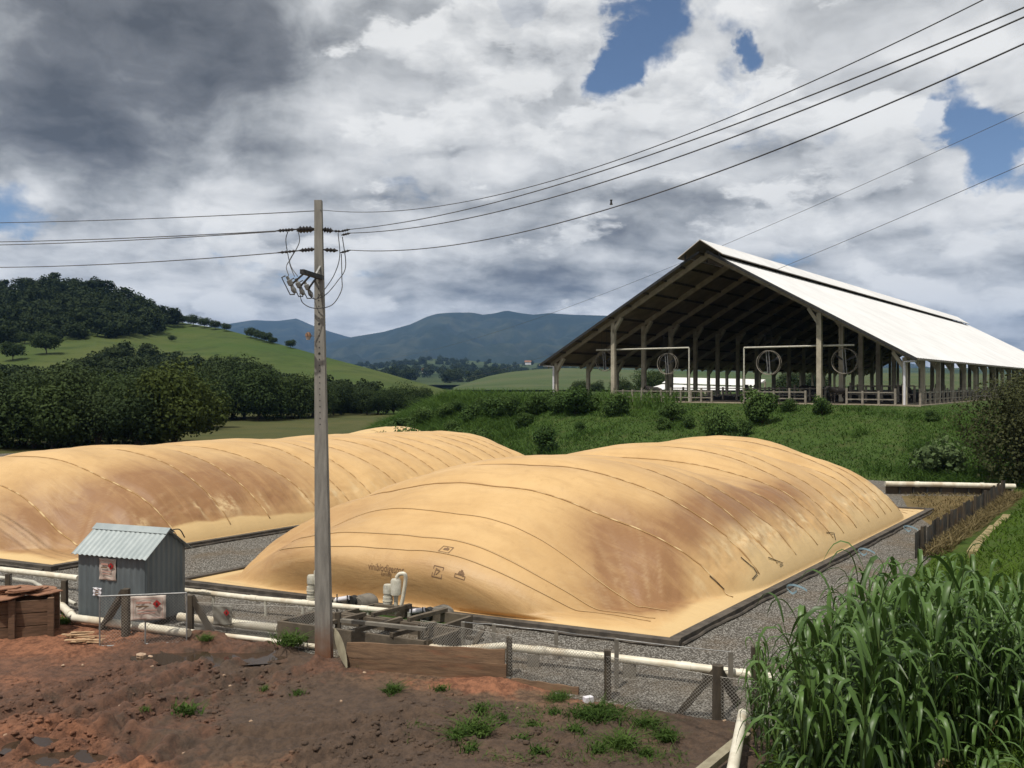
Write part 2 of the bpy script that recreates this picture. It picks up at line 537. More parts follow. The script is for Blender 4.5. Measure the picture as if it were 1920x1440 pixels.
MT['dry'] = foliage('dry_grass', (0.105, 0.080, 0.034), (0.22, 0.175, 0.090), 0.2)
MT['napier'] = foliage('elephant_grass_leaves', (0.012, 0.032, 0.006), (0.088, 0.158, 0.036), 0.22, 0.42, 0.36)

# muddy pole concrete: grey shaft, red splash above the ground
m, N = new_mat('pole_concrete')
tc = N.n('ShaderNodeTexCoord')
sp = N.n('ShaderNodeSeparateXYZ'); N.link(tc.outputs['Object'], sp.inputs[0])
mp = N.n('ShaderNodeMapping'); N.link(tc.outputs['Object'], mp.inputs[0]); mp.inputs['Scale'].default_value = (5, 5, 0.7)
c = N.mix(N.smooth(N.noise(mp.outputs[0], 2.0, 8, 0.65), 0.3, 0.7), (0.27, 0.255, 0.225), (0.165, 0.155, 0.138))
hz = N.math('ADD', sp.outputs[2], N.math('MULTIPLY', N.noise(tc.outputs['Object'], 3.0, 6), -0.9))
c = N.mix(N.smooth(hz, 0.75, -0.3), c, (0.16, 0.072, 0.036))
bn = N.n('ShaderNodeBump'); bn.inputs['Strength'].default_value = 0.25; bn.inputs['Distance'].default_value = 0.01
N.link(N.noise(tc.outputs['Object'], 40, 5), bn.inputs['Height'])
finish(N, c, 0.92, bn.outputs[0])
MT['pole'] = m

# mud: red earth, wet grey-brown slurry (attributes: wet, red)
m, N = new_mat('churned_mud')
tc = N.n('ShaderNodeTexCoord'); v = tc.outputs['Object']
wet = N.n('ShaderNodeAttribute', attribute_name='wet').outputs['Fac']
red = N.n('ShaderNodeAttribute', attribute_name='red').outputs['Fac']
n1 = N.noise(v, 1.6, 9, 0.65); n2 = N.noise(v, 6.0, 10, 0.75); n3 = N.noise(v, 26.0, 8, 0.75)
cr = N.mix(N.smooth(n2, 0.36, 0.62), (0.125, 0.056, 0.033), (0.310, 0.138, 0.076))
cr = N.mix(N.smooth(n3, 0.55, 0.75), cr, (0.24, 0.12, 0.07))
cg = N.mix(N.smooth(n2, 0.36, 0.62), (0.078, 0.049, 0.032), (0.185, 0.114, 0.071))
cg = N.mix(N.smooth(n3, 0.60, 0.78), cg, (0.13, 0.085, 0.055))
rf = N.math('ADD', red, N.math('MULTIPLY', N.math('SUBTRACT', n1, 0.5), 1.9), clamp=True)
c = N.mix(N.smooth(rf, 0.3, 0.7), cg, cr)
c = N.mix(N.math('MULTIPLY', wet, 0.62), c, (0.058, 0.042, 0.032))
rr = N.math('SUBTRACT', 0.95, N.math('MULTIPLY', wet, 0.40))
bn = N.n('ShaderNodeBump'); bn.inputs['Strength'].default_value = 0.9; bn.inputs['Distance'].default_value = 0.07
N.link(N.math('ADD', n2, N.math('MULTIPLY', n3, 0.5)), bn.inputs['Height'])
finish(N, c, rr, bn.outputs[0], 0, 0.22)
MT['mud'] = m

# gravel
m, N = new_mat('crushed_gravel')
tc = N.n('ShaderNodeTexCoord'); v = tc.outputs['Object']
vo = N.n('ShaderNodeTexVoronoi'); N.link(v, vo.inputs['Vector']); vo.inputs['Scale'].default_value = 22.0
vc = N.n('ShaderNodeSeparateColor'); N.link(vo.outputs['Color'], vc.inputs[0])
c = N.mix(vc.outputs[0], (0.17, 0.158, 0.138), (0.37, 0.35, 0.315))
c = N.mix(N.smooth(vo.outputs['Distance'], 0.25, 0.6), c, (0.07, 0.063, 0.053))
c = N.mix(N.smooth(N.noise(v, 0.5, 6, 0.6), 0.45, 0.7), c, N.mix(0.5, c, (0.12, 0.085, 0.05)))
bn = N.n('ShaderNodeBump'); bn.inputs['Strength'].default_value = 0.9; bn.inputs['Distance'].default_value = 0.03; bn.invert = True
N.link(vo.outputs['Distance'], bn.inputs['Height'])
finish(N, c, 0.95, bn.outputs[0], 0, 0.15)
MT['gravel'] = m

# pasture / meadow
def field_mat(name, a, b, c_, s1, s2, rough=0.95):
    m, N = new_mat(name)
    tc = N.n('ShaderNodeTexCoord'); v = tc.outputs['Object']
    col = N.mix(N.smooth(N.noise(v, s1, 8, 0.62), 0.33, 0.67), a, b)
    col = N.mix(N.math('MULTIPLY', N.smooth(N.noise(v, s2, 8, 0.7), 0.45, 0.7), 0.8), col, c_)
    bn = N.n('ShaderNodeBump'); bn.inputs['Strength'].default_value = 0.6; bn.inputs['Distance'].default_value = 0.3 / s2 * 0.2
    N.link(N.noise(v, s2 * 5, 6, 0.7), bn.inputs['Height'])
    finish(N, col, rough, bn.outputs[0], 0, 0.1)
    return m


MT['pasture'] = field_mat('pasture', (0.042, 0.072, 0.016), (0.074, 0.088, 0.027), (0.030, 0.050, 0.015), 0.012, 0.06)
MT['meadow'] = field_mat('meadow', (0.060, 0.066, 0.024), (0.082, 0.078, 0.030), (0.045, 0.058, 0.020), 0.03, 0.15)
MT['bank_soil'] = field_mat('bank_ground', (0.034, 0.062, 0.015), (0.052, 0.084, 0.020), (0.055, 0.060, 0.022), 0.25, 0.8)
MT['lawn_soil'] = field_mat('lawn_ground', (0.040, 0.075, 0.012), (0.058, 0.092, 0.018), (0.050, 0.048, 0.020), 0.5, 1.5)
MT['mountain'] = field_mat('shaded_mountain_forest', (0.011, 0.019, 0.011), (0.018, 0.027, 0.014), (0.052, 0.058, 0.034), 0.0011, 0.0035)  # forest greens darkened so the colour carries the cloud shadow
MT['foothill'] = field_mat('foothill_cover', (0.022, 0.038, 0.016), (0.060, 0.080, 0.030), (0.020, 0.032, 0.014), 0.004, 0.009)
MT['field'] = field_mat('far_field', (0.052, 0.080, 0.028), (0.080, 0.090, 0.040), (0.040, 0.064, 0.022), 0.010, 0.03)
MT['dry_soil'] = field_mat('dry_ground', (0.17, 0.12, 0.055), (0.125, 0.09, 0.042), (0.08, 0.075, 0.03), 0.6, 1.8)

# tarpaulin of the gas bags (attributes: stain, clean, crease)
m, N = new_mat('digester_tarpaulin')
tc = N.n('ShaderNodeTexCoord'); v = tc.outputs['Object']
st = N.n('ShaderNodeAttribute', attribute_name='stain').outputs['Fac']
cl = N.n('ShaderNodeAttribute', attribute_name='clean').outputs['Fac']
crs = N.n('ShaderNodeAttribute', attribute_name='crease_highlight').outputs['Fac']
pa = N.n('ShaderNodeAttribute', attribute_name='across').outputs['Fac']
pl = N.n('ShaderNodeAttribute', attribute_name='along').outputs['Fac']
cv = N.n('ShaderNodeCombineXYZ')
N.link(N.math('MULTIPLY', pa, 0.22), cv.inputs[0]); N.link(pl, cv.inputs[1])
sv = cv.outputs[0]
cv2 = N.n('ShaderNodeCombineXYZ')
N.link(pa, cv2.inputs[0]); N.link(N.math('MULTIPLY', pl, 0.25), cv2.inputs[1])
nA = N.noise(v, 0.55, 8, 0.62); nB = N.noise(v, 3.0, 9, 0.70)
stk = N.noise(sv, 2.6, 7, 0.62, 0.5)            # run-off streaks down the slope
pan = N.noise(cv2.outputs[0], 1.1, 6, 0.6, 0.3)  # slack running along the panels
base = N.mix(N.smooth(nA, 0.32, 0.68), (0.560, 0.368, 0.168), (0.490, 0.310, 0.134))
base = N.mix(N.math('MULTIPLY', N.smooth(stk, 0.46, 0.70), 0.45), base, (0.41, 0.255, 0.112))
base = N.mix(N.math('MULTIPLY', N.smooth(nB, 0.52, 0.74), 0.35), base, (0.37, 0.225, 0.095))
base = N.mix(cl, base, (0.555, 0.392, 0.190))
sf = N.math('MULTIPLY', st, N.math('ADD', 0.25, N.math('ADD', N.math('MULTIPLY', nB, 0.5), N.math('MULTIPLY', stk, 0.95))), clamp=True)
base = N.mix(N.math('MULTIPLY', sf, 0.95), base, (0.230, 0.116, 0.050))
base = N.mix(N.math('MULTIPLY', crs, N.smooth(nB, 0.35, 0.6)), base, (0.57, 0.42, 0.23))  # highlights on the crinkles, painted as a paler skin colour
bn = N.n('ShaderNodeBump'); bn.inputs['Strength'].default_value = 0.65; bn.inputs['Distance'].default_value = 0.08
hb = N.math('ADD', N.math('MULTIPLY', stk, 0.55), N.math('ADD', N.math('MULTIPLY', pan, 0.8), N.math('MULTIPLY', nB, 0.12)))
N.link(hb, bn.inputs['Height'])
finish(N, base, 0.5, bn.outputs[0], 0, 0.3)
MT['tarp'] = m

m, N = new_mat('strap_webbing')
ds = N.n('ShaderNodeAttribute', attribute_name='dash').outputs['Fac']
finish(N, N.mix(ds, (0.33, 0.195, 0.082), (0.56, 0.40, 0.21)), 0.8)
MT['strap'] = m

m, N = new_mat('puddle_water')
tc = N.n('ShaderNodeTexCoord')
bn = N.n('ShaderNodeBump'); bn.inputs['Strength'].default_value = 0.05; bn.inputs['Distance'].default_value = 0.01
N.link(N.noise(tc.outputs['Object'], 6, 4), bn.inputs['Height'])
finish(N, (0.045, 0.030, 0.020), 0.08, bn.outputs[0], 0, 0.5)
MT['water'] = m
# ------------------------------------------------------------------ the setting: land
def structure(name, me, material, smooth=True):
    o = link_mesh(name, me, material, None, smooth)
    o['kind'] = 'structure'
    return o


# the big sheet that reaches the horizon
rr_ = [0, 60, 150, 400, 1200, 4000, 12000, 30000]
V, Fq = [(0, 60, -0.12)], []
nseg = 48
for r_ in rr_[1:]:
    for k in range(nseg):
        a_ = 2 * math.pi * k / nseg
        V.append((r_ * math.cos(a_), 60 + r_ * math.sin(a_), -0.12))
me = bpy.data.meshes.new('ground')
fs = [(0, 1 + k, 1 + (k + 1) % nseg) for k in range(nseg)]
for i in range(len(rr_) - 2):
    for k in range(nseg):
        a0 = 1 + i * nseg + k; a1 = 1 + i * nseg + (k + 1) % nseg
        fs.append((a0, a0 + nseg, a1 + nseg, a1))
me.from_pydata(V, [], fs); me.update()
structure('ground', me, MT['meadow'], False)


def interp(pts, x):
    xs = [p[0] for p in pts]; ys = [p[1] for p in pts]
    return np.interp(x, xs, ys)


HILLS = {}


def ruled_hill(name, material, u0, u1, nu, D0, v0, Dc, vc, Dback, zback, nt=60, power=0.85, amp=0.0, nscale=0.01, seed=1, tback=20, bumpy=0.0):
    """land rising from distance D0 to a crest at Dc whose outline, seen from the yard, follows vc(u)"""
    us = np.linspace(u0, u1, nu)
    def surf(u, t):
        u = np.asarray(u, float); t = np.asarray(t, float)
        tt = np.clip(t, 0, 1)
        dc = Dc(u) if callable(Dc) else Dc
        D = D0 + (dc - D0) * tt
        vv = v0 + (interp(vc, u) - v0) * tt ** power
        z = CH - (vv - HZ) * D / F
        X = (u - 960) * D / F
        if amp:
            z = z + amp * (fbm(X * nscale, D * nscale, 5, seed) - 0.5) * np.sin(np.pi * np.clip(tt, 0, 1)) ** 0.5 * 2
        if bumpy:
            rg = np.abs(fbm(X * nscale * 2.2, D * nscale * 0.9, 5, seed + 9) - 0.5) * 2
            z = z - bumpy * rg * np.sin(np.pi * tt) ** 0.6
        tb = np.clip(t - 1, 0, 1)
        zc_ = z
        D2 = D + (Dback - D) * tb
        z = zc_ + (zback - zc_) * tb ** 1.5
        return (u - 960) * D2 / F, D2, z
    ts = np.concatenate([np.linspace(0, 1, nt), 1 + np.linspace(0, 1, tback)[1:]])
    U, T = np.meshgrid(us, ts, indexing='ij')
    X, Y, Z = surf(U, T)
    me = np_mesh(name, np.stack([X.ravel(), Y.ravel(), Z.ravel()], 1), grid_faces(len(us), len(ts))[:, ::-1], None, True)
    structure(name, me, material)
    HILLS[name] = surf
    return surf


# far mountains, two ranges one behind the other
ruled_hill('mountain_range', MT['mountain'], -900, 1500, 260, 4200, 716,
           8200, [(-900, 660), (-300, 640), (100, 632), (300, 628), (380, 614), (430, 607), (475, 600), (520, 602), (556, 597), (590, 612), (620, 622), (650, 631), (700, 640), (900, 655), (1500, 680)],
           9000, 20, 70, 0.9, 60, 0.0012, 3, 12, 260)
ruled_hill('near_mountain', MT['mountain'], 560, 3600, 380, 3400, 714,
           6400, [(560, 672), (620, 641), (660, 632), (720, 622), (770, 608), (800, 594), (820, 588), (850, 586), (885, 586), (905, 590), (925, 588), (950, 582), (975, 587), (1000, 590), (1030, 587), (1070, 590), (1140, 592), (1300, 606), (1600, 660), (1800, 700), (2200, 711), (3600, 713)],
           7600, 10, 70, 0.8, 45, 0.0015, 5, 12, 260)
# foothills and the valley floor woods in front of them
foot = ruled_hill('foothills', MT['foothill'], 200, 3000, 220, 800, 721.8,
                  2600, [(200, 700), (600, 690), (700, 684), (800, 672), (880, 676), (960, 684), (1040, 678), (1300, 690), (2000, 690), (3000, 700)],
                  3300, 0, 60, 1.0, 5, 0.004, 8, 10)
field = ruled_hill('far_field_hill', MT['field'], 850, 2600, 160, 420, 731,
                   820, [(850, 727), (880, 716), (920, 704), (960, 697), (1010, 692), (1060, 690), (1200, 694), (1400, 698), (1700, 700), (2600, 706)],
                   1100, 0, 40, 0.8, 1.0, 0.02, 4, 10)
hill = ruled_hill('pasture_hill', MT['pasture'], -900, 860, 260, 178, 775,
                  lambda u: np.interp(u, [-900, 0, 300, 500, 860], [520, 520, 470, 400, 300]),
                  [(-900, 560), (-300, 548), (0, 543), (100, 541), (180, 550), (240, 566), (290, 590), (330, 603), (420, 617), (500, 639), (560, 655), (620, 672), (700, 693), (760, 710), (800, 721), (840, 733), (860, 738)],
                  800, -2, 70, 0.72, 2.5, 0.02, 6)
# the dark strip of meadow between the bags and the trees is the ground sheet itself

# ---- embankment up to the barn terrace
DB = Vector((0.6026, 0.798, 0)).normalized()        # long axis shared by the bags and the barn
NB = Vector((-DB.y, DB.x, 0))                       # to the left across it
ZT = 4.1                                            # barn floor level
toe = [(80, 22), (40, 42), (29, 49.5), (23.4, 53.5), (12, 62), (2.3, 72), (-9, 88), (-17.5, 103), (-19, 125), (-10, 190)]
top = [(100, 40), (56, 58), (39, 70.5), (33.2, 73.6), (22, 80.7), (10.5, 89.2), (0.5, 97.5), (-7.5, 109), (-8, 128), (0, 190)]
back = [(260, 160), (220, 210), (190, 250), (170, 265), (140, 260), (110, 245), (80, 235), (60, 225), (40, 215), (30, 210)]


def poly_at(poly, s):
    P = np.array(poly, float)
    i = np.linspace(0, 1, len(P))
    return np.interp(s, i, P[:, 0]), np.interp(s, i, P[:, 1])


def emb(s, t):
    s = np.asarray(s, float); t = np.asarray(t, float)
    ax, ay = poly_at(toe, s); bx, by = poly_at(top, s); cx, cy = poly_at(back, s)
    tt = np.clip(t, 0, 1); tb = np.clip(t - 1, 0, 1)
    x = ax + (bx - ax) * tt + (cx - bx) * tb
    y = ay + (by - ay) * tt + (cy - by) * tb
    pr = tt * 0.55 + 0.45 * (tt * tt * (3 - 2 * tt))
    rough_ = (fbm(x * 0.22, y * 0.22, 4, 12) - 0.5) * 1.1 * np.sin(np.pi * tt) + (fbm(x * 0.9, y * 0.9, 3, 13) - 0.5) * 0.25 * np.sin(np.pi * tt)
    z = -0.15 + (ZT - 0.03 + 0.15) * pr + rough_ - 0.35 * sst(tb, 0.5, 1.0)
    return x, y, z


S_, T_ = np.meshgrid(np.linspace(0, 1, 260), np.concatenate([np.linspace(0, 1, 44), 1 + np.linspace(0, 1, 14)[1:]]), indexing='ij')
X, Y, Z = emb(S_, T_)
me = np_mesh('embankment', np.stack([X.ravel(), Y.ravel(), Z.ravel()], 1), grid_faces(260, 57), None, True)
structure('embankment', me, MT['bank_soil'])

# ---- gravel pad under the bags
me = bpy.data.meshes.new('gravel_pad')
gp = [(-60, 62), (-38, 32), (-13.5, 22.6), (-7.6, 20.2), (4.0, 14.6), (4.6, 15.2), (7.4, 20.2), (14.9, 30.7), (28.5, 49.6), (20, 56), (4, 70), (-20, 92)]
me.from_pydata([(x, y, 0.0) for x, y in gp], [], [list(range(len(gp)))]); me.update()
structure('gravel_pad', me, MT['gravel'], False)

# dry ground behind the right-hand bag
me = bpy.data.meshes.new('dry_ground')
c0 = Vector((19.3, 41.0, 0.006))
dg = [G(1745, 985), G(1800, 990), G(1852, 948), G(1868, 930), G(1690, 930), G(1705, 958)]
me.from_pydata([(p.x, p.y, 0.006) for p in dg], [], [list(range(len(dg)))]); me.update()
structure('dry_ground', me, MT['dry_soil'], False)


# ---- yard of churned mud (and the slope the viewer stands on)
def y_fence(x):
    return np.where(x < -7.69, 20.97 - 0.418 * (x + 7.69), 20.97 - 0.479 * (x + 7.69))


def rise(y):
    return 4.2 * sst(10.6 - np.asarray(y, float), 0, 9.2)


def seg_dist(x, y, pts):
    d = np.full(x.shape, 1e9)
    for (x0, y0), (x1, y1) in zip(pts[:-1], pts[1:]):
        dx, dy = x1 - x0, y1 - y0
        t = np.clip(((x - x0) * dx + (y - y0) * dy) / (dx * dx + dy * dy), 0, 1)
        d = np.minimum(d, np.hypot(x - x0 - t * dx, y - y0 - t * dy))
    return d


def gp2(*uv):
    return [(G(u, v).x, G(u, v).y) for u, v in uv]


RUTS = [(gp2((0, 1420), (120, 1362), (250, 1318), (360, 1272), (450, 1235), (520, 1222)), 0.16),
        (gp2((90, 1440), (190, 1392), (330, 1330), (470, 1278), (560, 1262)), 0.15),
        (gp2((0, 1352), (90, 1325), (200, 1285), (300, 1250), (400, 1218)), 0.12),
        (gp2((300, 1440), (390, 1388), (470, 1392), (590, 1380), (760, 1350), (900, 1352)), 0.10),
        (gp2((250, 1440), (280, 1405), (180, 1388), (60, 1402)), 0.16),
        (gp2((560, 1440), (700, 1400), (860, 1385), (1050, 1400)), 0.09)]
PUD = [(*gp2((400, 1236))[0], 1.7, 0.42), (*gp2((60, 1400))[0], 0.5, 0.28), (*gp2((118, 1425))[0], 0.7, 0.26), (*gp2((520, 1252))[0], 0.9, 0.28)]


def mud_h(x, y):
    wob = (fbm(x * 0.8, y * 0.8, 3, 21) - 0.5) * 0.9
    z = 0.07 + (fbm(x * 0.35, y * 0.35, 4, 22) - 0.5) * 0.22
    churn = sst(fbm(x * 0.45 + 5, y * 0.45, 4, 23) + 0.10 * sst(-x, 0, 6), 0.42, 0.66)
    cl = fbm(x * 3.4, y * 3.4, 5, 24, 0.65)
    z = z + 0.7 * churn * ((cl - 0.5) * 0.16 - np.abs(fbm(x * 9, y * 9, 3, 27, 0.6) - 0.5) * 0.12 + 0.03) + (fbm(x * 11, y * 11, 3, 25, 0.65) - 0.5) * (0.045 + 0.05 * churn)
    for pts, dep in RUTS:
        d = seg_dist(x + wob * 0.25, y + wob * 0.25, pts)
        lug = 0.6 + 0.8 * vnoise(x * 6, y * 6, 26)
        z = z - dep * np.exp(-(d / 0.15) ** 2) + dep * 0.75 * np.exp(-((d - 0.32) / 0.13) ** 2) * lug
    for (cx, cy, rx, ry) in PUD:
        q = ((x - cx) / rx) ** 2 + ((y - cy) / ry) ** 2 + wob * 0.35
        z = z + (-0.03 - z) * sst(1.4 - q, 0, 0.9)
    # spoil heap along the planks and the pole foot
    z = z + 0.16 * np.exp(-((x + 3.9) ** 2 + (y - 18.35) ** 2) / 0.5) + 0.14 * np.exp(-(((x + 0.35) / 1.0) ** 2 + ((y - 17.4) / 0.35) ** 2))
    z = z + 0.12 * np.exp(-(((x + 7.2) / 1.1) ** 2 + ((y - 20.7) / 0.5) ** 2))
    e = y_fence(x) + 0.35 + wob * 0.5 - y
    z = -0.09 + (z + 0.09) * sst(e, -0.1, 0.55)
    return z + rise(y)


xs = np.concatenate([np.arange(-22, -13, 0.12), np.arange(-13, 4.4, 0.036), np.arange(4.4, 6.4, 0.12)]); ys = np.concatenate([np.arange(0.0, 12.0, 0.3), np.arange(12.0, 21.6, 0.036), np.arange(21.6, 30, 0.12)])
X, Y = np.meshgrid(xs, ys, indexing='ij')
Z = mud_h(X, Y)
# colour attributes: where the red earth is dry, where the slurry is wet
def mud_attr(X, Y):
    wetm = sst(fbm(X * 0.28 + 3, Y * 0.28, 4, 31) + 0.22 * np.exp(-(((X + 3.0) / 4.5) ** 2 + ((Y - 15.6) / 3.2) ** 2)) - 0.10, 0.40, 0.60)
    redm = 0.36 + 0.72 * sst(-X, 2.5, 8.0) + 0.9 * np.exp(-(((X + 0.35) / 1.0) ** 2 + ((Y - 17.35) / 0.35) ** 2)) + 0.8 * np.exp(-((X + 3.7) ** 2 + (Y - 18.3) ** 2) / 0.7) \
        + 0.6 * np.exp(-(((X + 7.0) / 1.4) ** 2 + ((Y - 20.4) / 0.6) ** 2)) - 0.35 * wetm
    wob_ = (fbm(X * 0.9, Y * 0.9, 4, 77) - 0.5) * 1.6
    q_ = np.exp(-(((X + 5.0) / 2.4) ** 2 + ((Y - 18.6) / 0.9) ** 2) + wob_)
    wetm = np.maximum(wetm, sst(q_, 0.45, 0.9)); redm = redm - 0.55 * sst(q_, 0.45, 0.9)
    for pts, dep in RUTS:
        d = seg_dist(X, Y, pts)
        wetm = np.maximum(wetm, 0.7 * np.exp(-(d / 0.16) ** 2))
    for (cx, cy, rx, ry) in PUD:
        wetm = np.maximum(wetm, np.exp(-((((X - cx) / rx) ** 2 + ((Y - cy) / ry) ** 2) / 1.6)))
    return np.clip(wetm, 0, 1), np.clip(redm, 0, 1)


wetm, redm = mud_attr(X, Y)
me = np_mesh('mud_yard', np.stack([X.ravel(), Y.ravel(), Z.ravel()], 1), grid_faces(len(xs), len(ys)), {'wet': np.clip(wetm, 0, 1), 'red': np.clip(redm, 0, 1)}, True)
structure('mud_yard', me, MT['mud'])
for i, (cx, cy, rx, ry) in enumerate(PUD[:3]):
    me = bpy.data.meshes.new('puddle')
    n_ = 40
    ring = []
    for k in range(n_):
        a_ = 2 * math.pi * k / n_
        w_ = 1.3 + 0.2 * math.sin(3 * a_ + i) + 0.1 * math.sin(7 * a_)
        ring.append((cx + rx * w_ * math.cos(a_), cy + ry * w_ * math.sin(a_), 0.028))
    me.from_pydata(ring, [], [list(range(n_))]); me.update()
    structure('puddle', me, MT['water'], False)

# ---- grass bank on the right
TOE = [(1.0, 0), (1.4, 6), (2.6, 11.5), (4.4, 15.2), (7.2, 20.2), (14.75, 30.7), (27.2, 48.0), (31, 54)]


def x_toe(y):
    return np.interp(y, [p[1] for p in TOE], [p[0] for p in TOE])


def bank_h(x, y):
    d = (x - x_toe(y)) * 0.8
    z = np.clip(d, 0, None) * 0.36
    z = z - np.clip(z - 2.6, 0, None) * 0.7
    far = sst(y, 22, 30)
    z = z * (1 - far) + far * (0.55 * sst(d, 0.9, 1.7) + 0.16 * np.clip(d - 1.2, 0, None) + 0.05)
    z = z + (fbm(x * 0.9, y * 0.9, 4, 41) - 0.5) * 0.22 * sst(d, 0, 0.8)
    return np.maximum(z, rise(y) * sst(d, -0.2, 0.6)) + 0.03


yy = np.linspace(0.2, 54, 230); dd = np.linspace(0, 26, 120) ** 1.0
D_, Y_ = np.meshgrid(dd, yy, indexing='ij')
X_ = x_toe(Y_) + D_
Z_ = bank_h(X_, Y_) - 0.12 * (D_ <= 0.01)
me = np_mesh('grass_bank', np.stack([X_.ravel(), Y_.ravel(), Z_.ravel()], 1), grid_faces(len(dd), len(yy)), None, True)
structure('grass_bank', me, MT['lawn_soil'])


# ------------------------------------------------------------------ plants: generators
def leaf_quads(P, Nn, size, rng, tint, elong=1.5):
    """a folded leaf-sized quad at every point"""
    n = len(P)
    rnd = rng.normal(size=(n, 3))
    Nr = Nn + rnd * 0.55
    Nr /= np.linalg.norm(Nr, axis=1, keepdims=True) + 1e-9
    t = np.cross(Nr, rng.normal(size=(n, 3)))
    t /= np.linalg.norm(t, axis=1, keepdims=True) + 1e-9
    b = np.cross(Nr, t)
    s = (size * (0.6 + 0.8 * rng.random(n)))[:, None]
    a = P - t * s * elong * 0.5; c = P + t * s * elong * 0.5 - Nr * s * 0.15
    l = P - b * s * 0.5 + Nr * s * 0.12; r = P + b * s * 0.5 + Nr * s * 0.12
    V = np.stack([a, r, c, l], 1).reshape(-1, 3)
    Fq = np.arange(4 * n).reshape(-1, 4)
    return V, Fq, np.repeat(tint, 4)


def crown(rng, w, h, z0, nblob, nleaf, size, flat=0.8, round_=False):
    """sub-clumps spread over an uneven crown volume; leaves near each clump's shell"""
    Vs, Ts = [], []
    blobs = []
    for i in range(nblob):
        th = rng.random() * 2 * math.pi
        if round_:
            cz = -1 + 2 * (i + 0.5) / nblob; rad = math.sqrt(max(0, 1 - cz * cz))
            th = i * 2.39996
        else:
            cz = rng.random() * 1.6 - 0.7; rad = math.sqrt(max(0.02, 1 - min(1, cz * cz))) * (0.45 + 0.55 * rng.random())
        c = np.array([math.cos(th) * rad * w * 0.36, math.sin(th) * rad * w * 0.36, z0 + h * 0.48 + cz * h * 0.36])
        r = w * (0.17 + 0.13 * rng.random())
        blobs.append((c, r))
    per = max(4, nleaf // nblob)
    for c, r in blobs:
        d = rng.normal(size=(per, 3)); d /= np.linalg.norm(d, axis=1, keepdims=True)
        rad = r * (0.55 + 0.5 * rng.random(per) ** 0.5)
        rad *= 0.8 + 0.4 * vnoise(d[:, 0] * 3 + c[0], d[:, 1] * 3 + c[1] + d[:, 2] * 3, 5)
        P = c + d * rad[:, None] * np.array([1, 1, flat])
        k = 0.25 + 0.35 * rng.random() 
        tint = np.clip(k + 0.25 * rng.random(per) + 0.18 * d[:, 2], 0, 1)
        V, Fq, T = leaf_quads(P, d + np.array([0, 0, 0.35]), size, rng, tint)
        Vs.append(V); Ts.append(T)
    V = np.concatenate(Vs); T = np.concatenate(Ts)
    return V, np.arange(len(V)).reshape(-1, 4), T, blobs


def blades(P, h, w, rng, tint, lean=0.45, seg=2):
    """upright bent grass blades (two joined quads tapering to a point)"""
    n = len(P)
    th = rng.random(n) * 2 * math.pi
    side = np.stack([np.cos(th), np.sin(th), np.zeros(n)], 1)
    ln = rng.normal(size=(n, 2)) * lean
    hh = h * (0.6 + 0.8 * rng.random(n))
    dirv = np.stack([ln[:, 0], ln[:, 1], np.ones(n)], 1)
    p0 = P; p1 = P + dirv * (hh * 0.55)[:, None]
    p2 = P + np.stack([ln[:, 0] * 2.1, ln[:, 1] * 2.1, np.full(n, 0.95)], 1) * hh[:, None]
    ww = (w * (0.7 + 0.6 * rng.random(n)))[:, None] * 0.5
    V = np.stack([p0 - side * ww, p0 + side * ww, p1 + side * ww * 0.8, p1 - side * ww * 0.8, p2 + side * ww * 0.1, p2 - side * ww * 0.1], 1).reshape(-1, 3)
    b = np.arange(n)[:, None] * 6
    Fq = np.concatenate([b + np.array([0, 1, 2, 3]), b + np.array([3, 2, 4, 5])])
    return V, Fq, np.repeat(tint, 6)


def stuff_mesh(name, parts, material, label, cat, kind='stuff'):
    Vs, Fs, Ts = [], [], []
    o = 0
    for V, Fq, T in parts:
        Vs.append(V); Fs.append(Fq + o); Ts.append(T); o += len(V)
    me = np_mesh(name, np.concatenate(Vs), np.concatenate(Fs), {'tint': np.concatenate(Ts)}, False)
    ob = link_mesh(name, me, material)
    tag(ob, label, cat, None, kind)
    return ob


def make_tree(name, label, cat, w, h, trunk_h, seed, nleaf, size, material, group, nblob=14, flat=0.8):
    rng = np.random.default_rng(seed)
    root = thing(name, label, cat, (0, 0, 0), group)
    V, Fq, T, blobs = crown(rng, w, h - trunk_h, trunk_h, nblob, nleaf, size, flat)
    link_mesh('crown', np_mesh('crown', V, Fq, {'tint': T}), material, root)
    mb = MB()
    top_ = Vector((rng.normal() * 0.05 * w, rng.normal() * 0.05 * w, trunk_h + (h - trunk_h) * 0.35))
    rt = max(0.10, h * 0.022)
    mb.tube([(0, 0, -0.3), (0, 0, trunk_h * 0.5), top_], [rt * 1.3, rt, rt * 0.7], 7)
    for c, r in blobs[:6]:
        c = Vector(c)
        mid = top_.lerp(c, 0.5) + Vector((0, 0, -0.05 * h))
        st = Vector((top_.x * 0.6, top_.y * 0.6, trunk_h * (0.7 + 0.3 * rng.random())))
        mb.tube([st, mid, c], [rt * 0.55, rt * 0.35, rt * 0.12], 5)
    mb.build('trunk', MT['trunk'], root, True)
    return root


# ------------------------------------------------------------------ woods and single trees
rng = np.random.default_rng(5)
wood_protos = []
for i in range(5):
    w_ = 9.5 + 2.5 * rng.random(); h_ = 8.5 + 3 * rng.random()
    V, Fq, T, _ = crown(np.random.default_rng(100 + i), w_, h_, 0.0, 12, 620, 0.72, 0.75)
    wood_protos.append((V, Fq, T))


